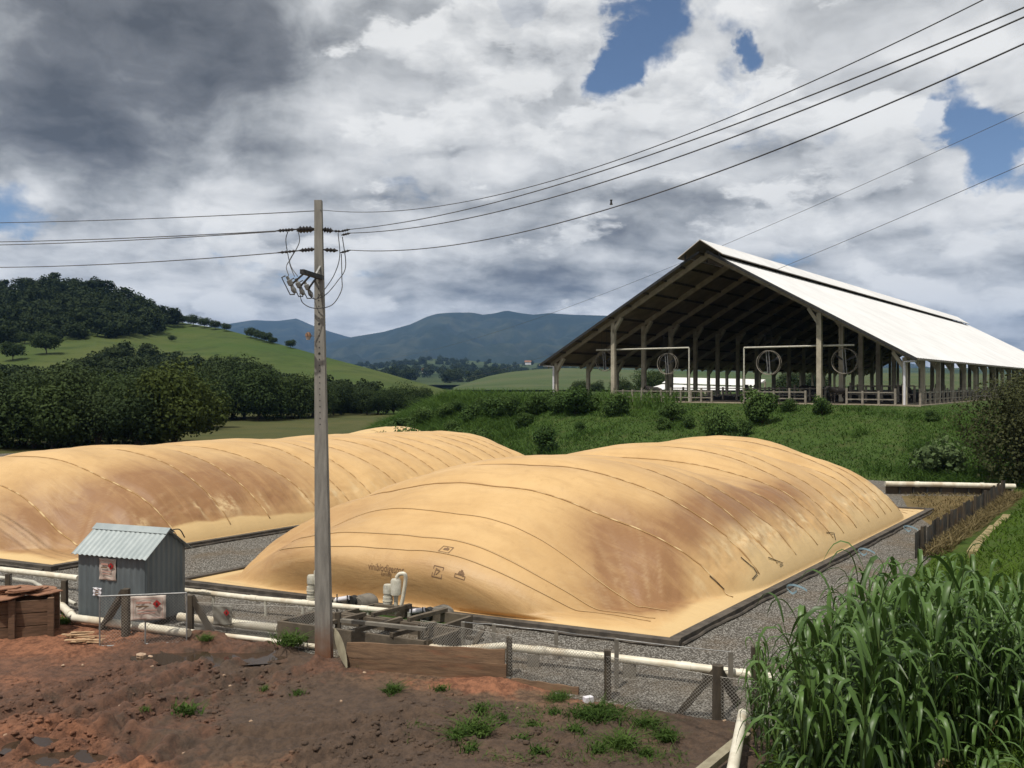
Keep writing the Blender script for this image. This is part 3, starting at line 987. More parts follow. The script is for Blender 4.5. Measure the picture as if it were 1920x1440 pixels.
def wood(name, pts, label, sc=(0.75, 1.2), seed=0, dz=-1.0):
    rg = np.random.default_rng(seed)
    parts = []
    for (x, y, z) in pts:
        V, Fq, T = wood_protos[rg.integers(5)]
        a = rg.random() * 6.28; s = sc[0] + (sc[1] - sc[0]) * rg.random()
        ca, sa = math.cos(a), math.sin(a)
        W_ = np.stack([V[:, 0] * ca - V[:, 1] * sa, V[:, 0] * sa + V[:, 1] * ca, V[:, 2]], 1) * s + np.array([x, y, z + dz])
        parts.append((W_, Fq, np.clip(T + (rg.random() - 0.5) * 0.5, 0, 1)))
    return stuff_mesh(name, parts, MT['leaf_far'], label, 'wood')


def hill_pts(n, poly, seed, umax=None):
    """random feet on the pasture hill whose picture rows fall inside a polygon (u, v)"""
    rg = np.random.default_rng(seed)
    pu = [p[0] for p in poly]; pv = [p[1] for p in poly]
    out = []
    tries = 0
    while len(out) < n and tries < n * 60:
        tries += 1
        u = rg.uniform(min(pu), max(pu)); t = rg.uniform(0.0, 1.0)
        X, Y, Z = hill(np.array(u), np.array(t))
        v = HZ + (CH - Z) * F / Y
        ins = False
        j = len(poly) - 1
        for i in range(len(poly)):
            if (pv[i] > v) != (pv[j] > v) and u < (pu[j] - pu[i]) * (v - pv[i]) / (pv[j] - pv[i]) + pu[i]:
                ins = not ins
            j = i
        if ins: out.append((float(X), float(Y), float(Z)))
    return out


# wood over the hilltop
up = hill_pts(560, [(-420, 540), (0, 540), (100, 538), (180, 546), (240, 562), (290, 588), (335, 604), (330, 614), (290, 628), (200, 636), (110, 640), (60, 634), (0, 652), (-420, 660)], 11)
wood('hilltop_wood', up, 'dark wood covering the top of the hill above the bright pasture', (0.8, 1.15), 1)
# wood filling the hollow below the pasture
lo = hill_pts(470, [(-420, 700), (0, 706), (60, 716), (165, 712), (172, 682), (235, 668), (330, 676), (390, 706), (480, 722), (560, 742), (640, 752), (700, 760), (700, 776), (-420, 776)], 12)
wood('hollow_wood', lo, 'dark wood filling the hollow at the foot of the pasture hill', (0.45, 0.75), 2, -0.4)
# valley wood far off
vp = []
rg = np.random.default_rng(9)
while len(vp) < 420:
    u = rg.uniform(560, 1150); t = rg.uniform(0.02, 0.95)
    if fbm(np.array(u * 0.02), np.array(t * 6.0), 3, 50) < 0.44: continue
    X, Y, Z = foot(np.array(u), np.array(t))
    vp.append((float(X), float(Y), float(Z)))
wood('valley_wood', vp, 'far wood scattered over the valley below the blue mountains', (0.9, 1.9), 3)

GT = 'trees in the belt beyond the gas bags'
protos = []
for i in range(7):
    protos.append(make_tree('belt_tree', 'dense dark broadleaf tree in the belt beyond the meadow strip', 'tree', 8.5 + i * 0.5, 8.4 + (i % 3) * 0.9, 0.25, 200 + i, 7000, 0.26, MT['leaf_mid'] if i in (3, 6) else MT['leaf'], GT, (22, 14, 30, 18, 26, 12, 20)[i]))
olive = make_tree('rounded_tree', 'rounded yellow-green tree standing at the edge of the meadow strip', 'tree', 9.5, 8.0, 0.2, 240, 7000, 0.25, MT['leaf_olive'], None, 22)
olive.location = (*G(322, 838, -0.1)[:2], -0.1)
rg = np.random.default_rng(17)
n_used = 0
spots = []
for u in list(range(-120, 300, 22)):            # nearest row, behind the left bag
    spots.append((u + rg.uniform(-8, 8), 838 + rg.uniform(-10, 5), rg.uniform(0.6, 0.85), 0))
for u in range(-140, 400, 27):                  # rows behind it
    spots.append((u + rg.uniform(-8, 8), 806 + rg.uniform(-8, 8), rg.uniform(0.72, 0.95), 1))
for u in range(-140, 420, 34):
    spots.append((u + rg.uniform(-8, 8), 786 + rg.uniform(-5, 5), rg.uniform(0.72, 1.0), 2))
for u in range(392, 600, 22):                   # belt behind the meadow strip
    spots.append((u + rg.uniform(-6, 6), 786 + rg.uniform(-3, 3) - 4 * (u > 500), rg.uniform(0.80, 1.0) * (1.05 if u < 560 else 0.85), 3))
for u in range(606, 800, 17):
    spots.append((u + rg.uniform(-5, 5), 777 + rg.uniform(-2, 2), rg.uniform(0.58, 0.74), 4))
ROWS = [('dark broadleaf tree in the front row just behind the left gas bag', 'front row of trees behind the left bag'),
        ('dark broadleaf tree in the second row behind the left gas bag', 'second row of trees behind the left bag'),
        ('tall dark tree at the back of the wood, against the pasture hill', 'back row of trees below the pasture'),
        ('dark tree at the far edge of the meadow strip, left of the pole', 'tree belt left of the pole'),
        ('low dark tree at the far edge of the meadow strip, right of the pole', 'tree belt right of the pole')]
for i, (u, v, s, row) in enumerate(spots):
    p = G(u, v, -0.1)
    if i < 7:
        o = protos[i]
        o.location = p; o.scale = (s,) * 3
    else:
        o = copy_tree(protos[rg.integers(7)], p, rg.random() * 6.28, (s * rg.uniform(0.85, 1.15), s * rg.uniform(0.85, 1.15), s))
    o['label'], o['group'] = ROWS[row]


def on_hill(u, v):
    for t in np.linspace(0.0, 1.0, 400):
        X, Y, Z = hill(np.array(float(u)), np.array(t))
        if HZ + (CH - Z) * F / Y <= v: break
    return Vector((float(X), float(Y), float(Z) - 0.2))


# lone trees on the pasture and along its crest
lone = make_tree('pasture_tree', 'lone tree with a spreading crown on the bright pasture', 'tree', 9.5, 7.5, 2.0, 260, 2600, 0.40, MT['leaf'], None, 14, 0.6)
lone.location = on_hill(87, 664)
t2 = copy_tree(lone, on_hill(24, 676), 1.0, 0.8, 'low round tree at the lower left edge of the bright pasture')
t2 = copy_tree(lone, on_hill(46, 645), 2.0, 0.6, 'small tree on the pasture just under the hilltop wood')
GC = 'trees along the crest of the pasture hill'
crest_l = 'small dark tree on the skyline of the pasture hill'
for (u, v, s) in [(320, 606, 0.8), (342, 609, 0.8), (362, 612, 0.9), (384, 615, 0.8), (404, 618, 0.7), (424, 621, 0.6), (470, 634, 0.75), (486, 638, 0.7), (500, 642, 0.7), (512, 645, 0.5), (545, 653, 0.6)]:
    copy_tree(lone, on_hill(u, v), u * 0.7, s * 0.9, crest_l, GC)
for (u, v) in [(322, 640), (485, 700)]:
    copy_tree(lone, on_hill(u, v), u * 0.3, 0.38, 'little bush standing alone on the open pasture slope', 'bushes on the pasture slope')

# a few farmhouses and a hedge far off in the valley
for i, (u, v, D, c_) in enumerate([(800, 700, 1500, 0), (990, 683, 2100, 1)]):
    p = px(u, v, D)
    h_ = thing('farmhouse', ['tiny pale farmhouse among the valley woods', 'tiny white farmhouse below the mountain near the barn eave'][i], 'house', p)
    MB().box(p + Vector((0, 0, 2.0)), (14, 8, 6)).build('wall', MT['sign_white'], h_)
    MB().add([p + Vector(q) for q in ((-8, -5, 5), (8, -5, 5), (8, 0, 9), (-8, 0, 9), (-8, 5, 5), (8, 5, 5))], [(0, 1, 2, 3), (3, 2, 5, 4), (0, 3, 4), (1, 5, 2), (0, 4, 5, 1)]).build('roof', MT['tile'], h_)
# ------------------------------------------------------------------ cattle barn
PR = G(1697, 760, ZT)                     # foot of the front right column
BW, BL = 35.7, 124.0                      # between outer columns, length


def bp(w, s, z):
    """barn coordinates: w metres left of the right column row, s metres back from the front frame"""
    return Vector((PR.x, PR.y, 0)) + NB * w + DB * s + Vector((0, 0, z))


EZ = 8.1                                  # eave height
HALF = BW / 2
OV = 1.1                                  # eave overhang
SLOPE = (18.9 - EZ) / (HALF + OV)


def roof_z(w):
    return EZ + SLOPE * (min(w, BW - w) + OV)


barn = thing('cattle_barn', 'long open-sided cattle barn with a white gable roof on the grassy terrace', 'barn', bp(HALF, 0, ZT))
fl = MB()
c8 = [bp(-1.5, -1.2, ZT - 0.5), bp(BW + 1.5, -1.2, ZT - 0.5), bp(BW + 1.5, BL + 2, ZT - 0.5), bp(-1.5, BL + 2, ZT - 0.5),
      bp(-1.5, -1.2, ZT + 0.04), bp(BW + 1.5, -1.2, ZT + 0.04), bp(BW + 1.5, BL + 2, ZT + 0.04), bp(-1.5, BL + 2, ZT + 0.04)]
fl.hexa(c8)
MT['slab_floor'] = mat('barn_floor', (0.30, 0.26, 0.19), (0.20, 0.165, 0.115), 0.6, 0.9)
fl.build('floor_slab', MT['slab_floor'], barn)
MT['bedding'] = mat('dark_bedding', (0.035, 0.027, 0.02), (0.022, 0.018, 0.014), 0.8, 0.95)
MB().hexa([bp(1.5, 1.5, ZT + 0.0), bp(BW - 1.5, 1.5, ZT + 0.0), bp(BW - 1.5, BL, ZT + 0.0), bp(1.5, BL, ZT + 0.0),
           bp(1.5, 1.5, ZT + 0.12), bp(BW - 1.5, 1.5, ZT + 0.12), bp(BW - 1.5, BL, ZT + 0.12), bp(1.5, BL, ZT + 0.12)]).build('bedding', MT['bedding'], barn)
WC = 7.2
nfr = 20
for i in range(nfr):
    s = i * BL / (nfr - 1)
    for w in (0.0, WC, BW - WC, BW):
        zt_ = roof_z(w) - 0.55
        mb = MB()
        wd = 0.42 if 0 < w < BW else 0.36
        mb.beam(bp(w, s, ZT), bp(w, s, zt_), wd, wd, NB)
        cob = mb.build('column', MT['barn_concrete'], barn)
        mb = MB()
        # haunch bracket under the rafter
        sg = 1 if w < HALF else -1
        mb.beam(bp(w, s, zt_ - 1.0), bp(w + sg * 0.95, s, roof_z(w + sg * 0.95) - 0.62), 0.3, 0.42, DB)
        mb.build('haunch', MT['barn_concrete'], cob)
    for side in (0, 1):
        f = (lambda w: w) if side == 0 else (lambda w: BW - w)
        mb = MB()
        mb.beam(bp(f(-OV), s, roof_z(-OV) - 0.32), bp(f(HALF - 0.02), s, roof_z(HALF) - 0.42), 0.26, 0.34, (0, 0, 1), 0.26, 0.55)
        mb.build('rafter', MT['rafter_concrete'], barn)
# purlins: one timber per side and step, running the whole length
for side in (0, 1):
    f = (lambda w: w) if side == 0 else (lambda w: BW - w)
    for k in range(10):
        w = -OV + 0.35 + k * (HALF + OV - 0.8) / 9
        mb = MB().beam(bp(f(w), -1.2, roof_z(w) - 0.17), bp(f(w), BL + 1.0, roof_z(w) - 0.17), 0.14, 0.20)
        mb.build('purlin', MT['old_wood'], barn)
    wt = HALF - 1.55
    top_ = [bp(f(-OV - 0.1), -1.3, roof_z(-OV - 0.1)), bp(f(wt), -1.3, roof_z(wt)), bp(f(wt), BL + 1.3, roof_z(wt)), bp(f(-OV - 0.1), BL + 1.3, roof_z(-OV - 0.1))]
    # white roof sheet with low corrugation lines running down the slope
    mb = MB()
    ns = 126
    vs, fs = [], []
    for q in range(ns * 2 + 1):
        ss = -1.3 + (BL + 2.6) * q / (ns * 2)
        dz = 0.035 if q % 2 else 0.0
        for w in (-OV - 0.1, wt):
            vs.append(bp(f(w), ss, roof_z(w) + 0.03 + dz))
    for q in range(ns * 2):
        a = q * 2
        fs.append((a, a + 2, a + 3, a + 1) if side == 0 else (a, a + 1, a + 3, a + 2))
    mb.add(vs, fs)
    mb.build('roof_sheet', MT['roof'], barn)
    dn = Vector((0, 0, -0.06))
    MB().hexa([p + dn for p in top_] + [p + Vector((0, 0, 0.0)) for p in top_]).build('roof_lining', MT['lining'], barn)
    # raised ridge cap, dark gap below it
    we, zr = HALF - 2.35, 0.55
    vs = [bp(f(we), -2.0, roof_z(we) + zr), bp(f(HALF), -2.0, roof_z(HALF) + zr + 0.25), bp(f(HALF), BL - 3, roof_z(HALF) + zr + 0.25), bp(f(we), BL - 3, roof_z(we) + zr)]
    MB().hexa([p + Vector((0, 0, -0.05)) for p in vs] + vs).build('ridge_cap', MT['roof'], barn)
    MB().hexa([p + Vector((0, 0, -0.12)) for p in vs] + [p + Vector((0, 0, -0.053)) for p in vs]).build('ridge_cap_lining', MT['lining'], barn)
    for q in range(26):
        ss = -1.5 + q * (BL - 2) / 25
        MB().beam(bp(f(wt - 0.2), ss, roof_z(wt - 0.2)), bp(f(wt - 0.2), ss, roof_z(wt - 0.2) + zr - 0.02), 0.12, 0.12, NB).build('cap_strut', MT['steel_dark'], barn)
    # dark fascia board along the gable
    MB().beam(bp(f(-OV - 0.12), -1.36, roof_z(-OV - 0.1) - 0.09), bp(f(HALF - 0.4), -1.36, roof_z(HALF - 0.4) - 0.09), 0.05, 0.24).build('gable_fascia', MT['steel_dark'], barn)
    # eave gutter
    MB().beam(bp(f(-OV - 0.22), -1.3, roof_z(-OV) - 0.14), bp(f(-OV - 0.22), BL + 1.3, roof_z(-OV) - 0.14), 0.16, 0.14).build('eave_gutter', MT['rail'], barn)
# white rain-water elbows at the two front corners
for w, sg in ((0.0, -1), (BW, 1)):
    p1 = bp(w + sg * OV, -0.9, EZ - 0.25); p2 = bp(w + sg * 0.05, -0.5, EZ - 0.32); p3 = bp(w + sg * 0.05, -0.5, ZT + 0.05)
    MB().tube([p1, p2, p2 + Vector((0, 0, -0.1)), p3], 0.10, 8).build('downpipe', MT['sign_white'], barn, True)

# fans and water-pipe frames hanging at the open gable
def fan(u, v, s, r, label):
    # distance from the barn frame at s metres behind the front
    w = (PR.x + DB.x * s - (u - 960) / F * (PR.y + DB.y * s)) / (-NB.x + (u - 960) / F * NB.y)
    c = bp(w, s, 0); c.z = CH - (v - HZ) * c.y / F
    t = thing('barn_fan', label, 'fan', c, 'fans inside the barn gable')
    ring = [c + (NB * math.cos(a) + Vector((0, 0, 1)) * math.sin(a)) * r for a in np.linspace(0, 2 * math.pi, 33)]
    MB().tube(ring, 0.04, 6, False).build('guard_ring', MT['rail'], t, True)
    ring2 = [p + DB * 0.45 for p in ring]
    MB().tube(ring2, 0.025, 6, False).build('guard_ring', MT['rail'], t, True)
    for dx in (-0.11, 0.13):
        MB().beam(c + NB * (dx + 0.05) + Vector((0, 0, r)), c + NB * (dx - 0.12) - Vector((0, 0, r)), 0.05, 0.05, DB).build('mounting_bar', MT['galv'], t)
    mo = MB().tube([c + DB * 0.1, c + DB * 0.4], 0.16, 10).build('motor', MT['steel_dark'], t, True)
    for k in range(3):
        a = 0.6 + k * 2.094
        d = NB * math.cos(a) + Vector((0, 0, 1)) * math.sin(a); q = NB * -math.sin(a) + Vector((0, 0, 1)) * math.cos(a)
        b0 = c + DB * 0.22
        MB().add([b0 + d * 0.15 - q * 0.07, b0 + d * r * 0.9 - q * 0.13 + DB * 0.05, b0 + d * r * 0.9 + q * 0.10 - DB * 0.05, b0 + d * 0.15 + q * 0.07, b0 + d * 0.5 + DB * 0.02],
                 [(0, 1, 2, 3)]).build('blade', MT['steel_dark'], mo)
    for dx in (-0.3, 0.3):
        MB().tube([c + NB * dx + Vector((0, 0, r * 0.9)), c + NB * dx + Vector((0, 0, r + 2.2))], 0.018, 5).build('hanging_rod', MT['steel_dark'], t)
    return w


fan(1440, 680, 0.6, 1.12, 'round fan hanging inside the upright pipe of the right-hand pipe frame')
fan(1583, 677, 0.6, 1.12, 'round fan hanging just right of the tall right inner column')
fan(1250, 682, 0.6, 1.05, 'round fan hanging under the left-hand pipe frame')
fan(1133, 677, 0.6, 1.05, 'round fan hanging left of the tall left inner column')


def w_at(u, s):
    return (PR.x + DB.x * s - (u - 960) / F * (PR.y + DB.y * s)) / (-NB.x + (u - 960) / F * NB.y)


for (ua, ub, lab) in ((1395, 1602, 'white pipe frame with its upright at the middle of the gable, right of centre'), (1292, 1118, 'white pipe frame with its upright at the middle of the gable, left of centre')):
    wa, wb = w_at(ua, 0.3), w_at(ub, 0.3)
    p0 = bp(wa, 0.3, ZT + 0.04)
    zz = CH + (HZ - 652) * p0.y / F
    t = thing('pipe_frame', lab, 'pipe frame', p0)
    MB().tube([p0, bp(wa, 0.3, zz)], 0.07, 8).build('upright', MT['pvc_grey'], t, True)
    MB().tube([bp(wa, 0.3, zz), bp(wb, 0.3, zz)], 0.085, 8).build('crossbar', MT['pvc_grey'], t, True)

# rail fences of the barn
def rail_fence(label, wa, sa, wb, sb, n, h=1.25, rails=(0.45, 1.05)):
    a, b = bp(wa, sa, ZT + 0.03), bp(wb, sb, ZT + 0.03)
    t = thing('rail_fence', label, 'fence', a)
    for i in range(n):
        p = a.lerp(b, i / (n - 1))
        hh = h * (1.12 if i % 3 == 0 else 0.95)
        MB().beam(p - Vector((0, 0, 0.05)), p + Vector((0, 0, hh)), 0.17, 0.17, DB).build('post', MT['rail'], t)
    for r in rails:
        MB().beam(a + Vector((0, 0, r)), b + Vector((0, 0, r)), 0.06, 0.10).build('rail', MT['rail'], t)
    return t


rail_fence('low rail fence across the left bays of the barn front', 28.0, -0.75, 17.2, -0.75, 11)
rail_fence('low rail fence across the middle bays of the barn front', 14.0, -0.75, 8.2, -0.75, 5)
rail_fence('rail gate beside the cow at the right end of the barn front', 4.6, -0.75, 0.6, -0.75, 4)
rail_fence('rail fence running back along the right side of the barn', -1.2, 0.0, -1.2, 42.0, 24)
rail_fence('inner rail fence behind the front pens of the barn', 26.5, 9.0, 9.5, 9.0, 12, 1.5, (0.6, 1.3))
rail_fence('inner rail fence between the cow and the right column row', 6.5, 7.0, 0.8, 7.0, 5, 1.7, (0.8, 1.6))
rail_fence('feed rail running down the middle of the barn', 18.0, 12.0, 18.0, 110.0, 24, 1.5, (0.7, 1.3))


# cows in the barn
def cow_mesh():
    me = bpy.data.meshes.new('body')
    P = [((0, 0, 1.12), (0.30, 0.34)), ((0.45, 0, 1.12), (0.34, 0.38)), ((-0.45, 0, 1.15), (0.31, 0.33)), ((-0.85, 0, 1.20), (0.24, 0.24)), ((0.85, 0, 1.22), (0.24, 0.28)),
         ((1.15, 0, 1.38), (0.15, 0.19)), ((1.38, 0, 1.50), (0.13, 0.15)), ((1.62, 0, 1.34), (0.085, 0.10)), ((1.76, 0, 1.22), (0.075, 0.075))]
    E = [(0, 1), (0, 2), (2, 3), (1, 4), (4, 5), (5, 6), (6, 7), (7, 8)]
    def leg(att, x, y, hind):
        b = len(P)
        if hind:
            pts = [((x + 0.05, y, 0.85), 0.15), ((x + 0.12, y, 0.62), 0.10), ((x - 0.08, y, 0.42), 0.06), ((x - 0.02, y, 0.10), 0.05), ((x + 0.04, y, 0.02), 0.06)]
        else:
            pts = [((x, y, 0.80), 0.12), ((x + 0.02, y, 0.48), 0.07), ((x, y, 0.14), 0.045), ((x + 0.04, y, 0.02), 0.055)]
        for p, r in pts: P.append((p, (r, r)))
        E.append((att, b))
        for k in range(len(pts) - 1): E.append((b + k, b + k + 1))
    leg(3, -0.80, 0.20, True); leg(3, -0.80, -0.20, True); leg(4, 0.72, 0.17, False); leg(4, 0.72, -0.17, False)
    b = len(P); P.extend([((-1.05, 0, 1.25), (0.04, 0.04)), ((-1.12, 0, 0.85), (0.03, 0.03)), ((-1.12, 0, 0.55), (0.05, 0.05))]); E.extend([(3, b), (b, b + 1), (b + 1, b + 2)])
    for sg in (1, -1):
        b = len(P); P.extend([((1.36, sg * 0.16, 1.55), (0.04, 0.04)), ((1.34, sg * 0.30, 1.53), (0.05, 0.03))]); E.extend([(6, b), (b, b + 1)])
    me.from_pydata([p for p, r in P], E, [])
    o = bpy.data.objects.new('cow_skin', me); COL.objects.link(o)
    md = o.modifiers.new('Skin', 'SKIN')
    for i, (p, r) in enumerate(P):
        me.skin_vertices[0].data[i].radius = r
    me.skin_vertices[0].data[0].use_root = True
    sb = o.modifiers.new('Sub', 'SUBSURF'); sb.levels = 1; sb.render_levels = 1
    dg_ = bpy.context.evaluated_depsgraph_get(); dg_.update()
    out = bpy.data.meshes.new_from_object(o.evaluated_get(dg_))
    out.name = 'cow'
    bpy.data.objects.remove(o)
    return out


CM = cow_mesh()
CM.materials.clear(); CM.materials.append(MT['cow_dark'])
CM.polygons.foreach_set('use_smooth', [True] * len(CM.polygons))
bar = math.atan2(DB.y, DB.x)
for (w, s, rz, lab, grp) in ((5.6, 0.4, bar + 2.7, 'black and white cow standing at the open bay beside the tall right column', None),
                             (24.5, 1.5, bar + 1.2, 'dark cow standing behind the left rail fence of the barn', None),
                             (12.0, 14.0, bar + 1.9, 'cow standing in the dim middle of the barn', 'cows deep in the barn'), (20.5, 16.0, bar + 0.4, 'cow standing in the dim middle of the barn', 'cows deep in the barn'),
                             (3.0, 13.0, bar + 2.9, 'cow standing in the dim middle of the barn', 'cows deep in the barn')):
    o = bpy.data.objects.new('cow', CM); COL.objects.link(o)
    o.location = bp(w, s, ZT + (0.12 if s > 1.5 else 0.045)); o.rotation_euler = (0, 0, rz)
    tag(o, lab, 'cow', grp)

# second barn beyond the terrace, its white roof seen through the first
b2 = px(1250, 735, 165)
t = thing('low_barn', 'low white-roofed barn seen through the open cattle barn', 'barn', (b2.x, b2.y, ZT - 0.4))
ax = (px(1436, 735, 150) - px(1258, 735, 172)); ax.z = 0; L2 = ax.length; ax.normalize(); nx = Vector((ax.y, -ax.x, 0))
o2 = Vector((px(1258, 735, 172).x, px(1258, 735, 172).y, 0))
q = lambda a, n_, z: o2 + ax * a + nx * n_ + Vector((0, 0, z))
MB().hexa([q(0, 0.3, 6.6), q(L2, 0.3, 6.1), q(L2, 0.0, 6.1), q(0, 0, 6.6), q(0, 2.2, 6.0), q(L2, 2.2, 5.5), q(L2, 0.1, 6.6), q(0, 0.1, 7.1)]).build('ridge_cap', MT['roof'], t)
MB().hexa([q(0, 6.2, 4.75), q(L2, 6.2, 4.75), q(L2, 2.0, 5.2), q(0, 2.0, 5.75), q(0, 6.2, 4.8), q(L2, 6.2, 4.8), q(L2, 2.0, 5.25), q(0, 2.0, 5.8)]).build('roof_sheet', MT['roof'], t)
for i in range(7):
    MB().beam(q(L2 * i / 6, 6.0, ZT - 0.6), q(L2 * i / 6, 6.0, 4.8), 0.25, 0.25, ax).build('column', MT['barn_concrete'], t)
    MB().beam(q(L2 * i / 6, 0.2, ZT - 0.6), q(L2 * i / 6, 0.2, 6.2), 0.25, 0.25, ax).build('column', MT['barn_concrete'], t)

# ------------------------------------------------------------------ gas bags (covered lagoons)
class Bag:
    def __init__(s, A, B, Lv, Hm, seams, seed, Rf=7.4, Rb=5.2, mode='right', bulge=0.10, dips=()):
        s.dips = dips; s.valley = 0.42; s.soft = 0.12; s.taper = 0.0
        s.A, s.B, s.L = np.array(A[:2]), np.array(B[:2]), np.array(Lv[:2])
        s.len = float(np.linalg.norm(s.L)); s.wid = float(np.linalg.norm(s.A - s.B))
        s.Hm, s.seams, s.seed, s.Rf, s.Rb, s.mode, s.bulge = Hm, seams, seed, Rf, Rb, mode, bulge

    def surf(s, a, b, full=False):
        a = np.asarray(a, float); b = np.asarray(b, float)
        lb = b * s.len
        aa = np.clip(np.abs(a) / 0.983, 0, 1)
        fa = (1 - aa ** 2.3) ** 0.60
        lf = np.clip(lb - 0.3, 0, None); lr = np.clip(s.len - lb - 0.3, 0, None)
        qf = np.clip(1 - lf / s.Rf, 0, 1); qb = np.clip(1 - lr / s.Rb, 0, 1)
        q = np.maximum(qf, qb)
        # the gas lifts a dome with rounded corners; outside it a slack apron runs down to the rim
        pw_ = np.where(a > 0, 2.6, 6.0)
        e = (aa ** pw_ + q ** pw_) ** (1 / pw_)
        mixq = q / (q + aa + 1e-6)
        rt = sst(a, 0.0, 0.5)
        dome = s.Hm * (1 - np.clip(e, 0, 1) ** (2.25 - 0.25 * mixq + 0.12 * rt * (1 - mixq))) ** (0.60 + s.soft * mixq + 0.15 * rt)
        apron = 1.35 * ((1 - aa ** 1.4) ** 0.8) * ((1 - q ** 1.4) ** 0.8)
        h = (dome ** 3 + apron ** 3) ** (1 / 3)
        ff = (1 - qf ** 2.2) ** 0.60
        # slow swell along the crest
        for (lc, dep, wd) in s.dips:
            h = h * (1 - dep * np.exp(-((lb - lc - 0.12 * a * s.wid * 0.5) / wd) ** 2) * sst(fa, 0.6, 1.0))
        # straps bite into the skin, panels swell between them
        bite = np.zeros_like(h)
        for li in s.seams:
            dl = lb - (li + 0.25 * np.sin(a * 2.2 + li))
            bite = np.maximum(bite, np.exp(-np.abs(dl / 0.30) ** 1.4))
        env = sst(h / s.Hm, 0.10, 0.5)
        h = h - 0.115 * bite * env * np.minimum(1, fa * 1.3)
        tE = np.minimum(1 - aa, 1)                        # distance from the long edge (0..1)
        # folds running down the flanks and fanning out of the corners
        x_ = (a + 1) / 2 * s.wid; y_ = lb
        fold = (fbm(y_ * 1.6, x_ * 0.25, 3, s.seed + 3) - 0.5) * sst(1 - aa, 0.0, 0.10) * sst(aa, 0.55, 0.85)
        h = h + 0.16 * fold * np.minimum(1, h / 0.5)
        cx = 0.5 * s.wid * (1 - aa); cy = np.minimum(lf, lr)
        ang = np.arctan2(cy + 0.05, cx + 0.05)
        rad = np.hypot(cx, cy)
        cw = np.exp(-(rad / 3.6) ** 2)
        h = h + 0.12 * cw * (vnoise(ang * 15, rad * 0.35, s.seed + 5) - 0.5) * np.minimum(1, h / 0.35)
        h = h * (1 - s.valley * np.exp(-((cx * 0.85 - cy) / (0.45 + 0.30 * rad)) ** 2) * np.exp(-((rad - 2.0) / 3.0) ** 2))
        h = h * (1 - s.taper * b)
        h = h + (fbm(x_ * 0.5, y_ * 0.5, 4, s.seed + 7) - 0.5) * 0.10 * env
        # crinkled belt low on the flank
        cr = np.abs(fbm(x_ * 1.7 + y_ * 0.5, y_ * 1.7 - x_ * 0.5, 4, s.seed + 11, 0.6) - 0.5) * 2
        belt = np.exp(-((aa - 0.885) / 0.055) ** 2) * sst(lb, 2.5, 5.0)
        h = h - 0.17 * belt * (0.35 - cr) * np.minimum(1, h / 0.6)
        p = s.B + ((a + 1) / 2)[..., None] * (s.A - s.B) + b[..., None] * s.L
        # the inflated ends and flanks lean out over their foot
        u1 = (s.A - s.B) / s.wid; u2 = s.L / s.len
        bg = s.bulge * s.wid * 0.5 * np.sin(np.pi * np.clip(lf / 1.9, 0, 1)) * sst(fa, 0.62, 0.95)
        p = p - bg[..., None] * u2
        z = 0.10 + h
        if not full:
            return np.concatenate([p, z[..., None]], -1)
        # dirt: washed into the corners and along the lower flank, with a clean skirt below it
        nz = fbm(x_ * 0.7, y_ * 0.7, 5, s.seed + 21); nz2 = fbm(x_ * 0.28, y_ * 0.28, 4, s.seed + 22)
        streak = fbm(y_ * 2.4, x_ * 0.35, 4, s.seed + 23)
        if s.mode == 'right':
            corner = np.exp(-(((a - 0.72) / 0.13) ** 2 + ((lb - 2.7) / 1.0) ** 2)) * 2.6 + np.exp(-(((a - 0.53) / 0.15) ** 2 + ((lb - 3.6) / 1.3) ** 2)) * 1.0
            line = np.exp(-((a - 0.73) / 0.12) ** 2) * sst(lb, 3.0, 5.0) * (1 - sst(lb, 12, 18)) * 0.95 + np.exp(-((a - 0.45) / 0.25) ** 2) * sst(lb, 5, 8) * (1 - sst(lb, 12, 17)) * 0.15
            left = np.exp(-(((a + 0.75) / 0.3) ** 2 + ((lb - 2.2) / 2.2) ** 2)) * 0.55
            front = np.exp(-((lb - 0.9) / 0.7) ** 2) * 0.35 * sst(-np.abs(a), -0.8, -0.3)
            stn = corner + line + left + front + 0.18 * nz2
            low = sst(aa + (nz - 0.5) * 0.10, 0.90, 0.95)
            low = np.maximum(low, (1 - sst(lb + (nz - 0.5) * 0.5, 0.35, 0.7)) * sst(np.abs(a), 0.45, 0.65))
            crs = belt * sst(0.6 * streak + 0.75 * nz, 0.62, 0.76) * 1.15
        elif s.mode == 'plain':
            stn = 0.05 * nz2; low = 0.8 + 0.0 * aa; crs = 0.0 * aa
        else:
            corner = np.exp(-(((a - 0.62) / 0.34) ** 2 + ((lb - 1.9) / 1.3) ** 2)) * 1.2
            line = np.exp(-((a - 0.74) / 0.26) ** 2) * sst(lb, 2.0, 4.0) * (1 - sst(lb, 9, 15)) * 1.15
            stn = corner + line + 0.16 * nz2
            low = sst(aa + (nz2 - 0.5) * 0.06 + (nz - 0.5) * 0.02, 0.945, 0.955)
            low = np.maximum(low, 1 - sst(lb + (nz - 0.5) * 0.7, 0.55, 0.95))
            crs = belt * sst(streak, 0.62, 0.72) * (1 - sst(lb, 12, 18) * 0.7)
        # pale crease highlights, painted into the colour, fanning up from the corner
        fan_ = cw ** 0.35 * sst(vnoise(ang * 44, rad * 0.6, s.seed + 31), 0.60, 0.9) * sst(rad, 0.5, 1.2)
        crs = np.clip(crs * 0.85 + fan_ * 0.28, 0, 1)
        stn = np.clip((stn - 0.06) * (0.55 + 0.9 * nz) * (1 - low), 0, 1)
        return np.concatenate([p, z[..., None]], -1), stn, low * 0.9, crs * (1 - low * 0.5)

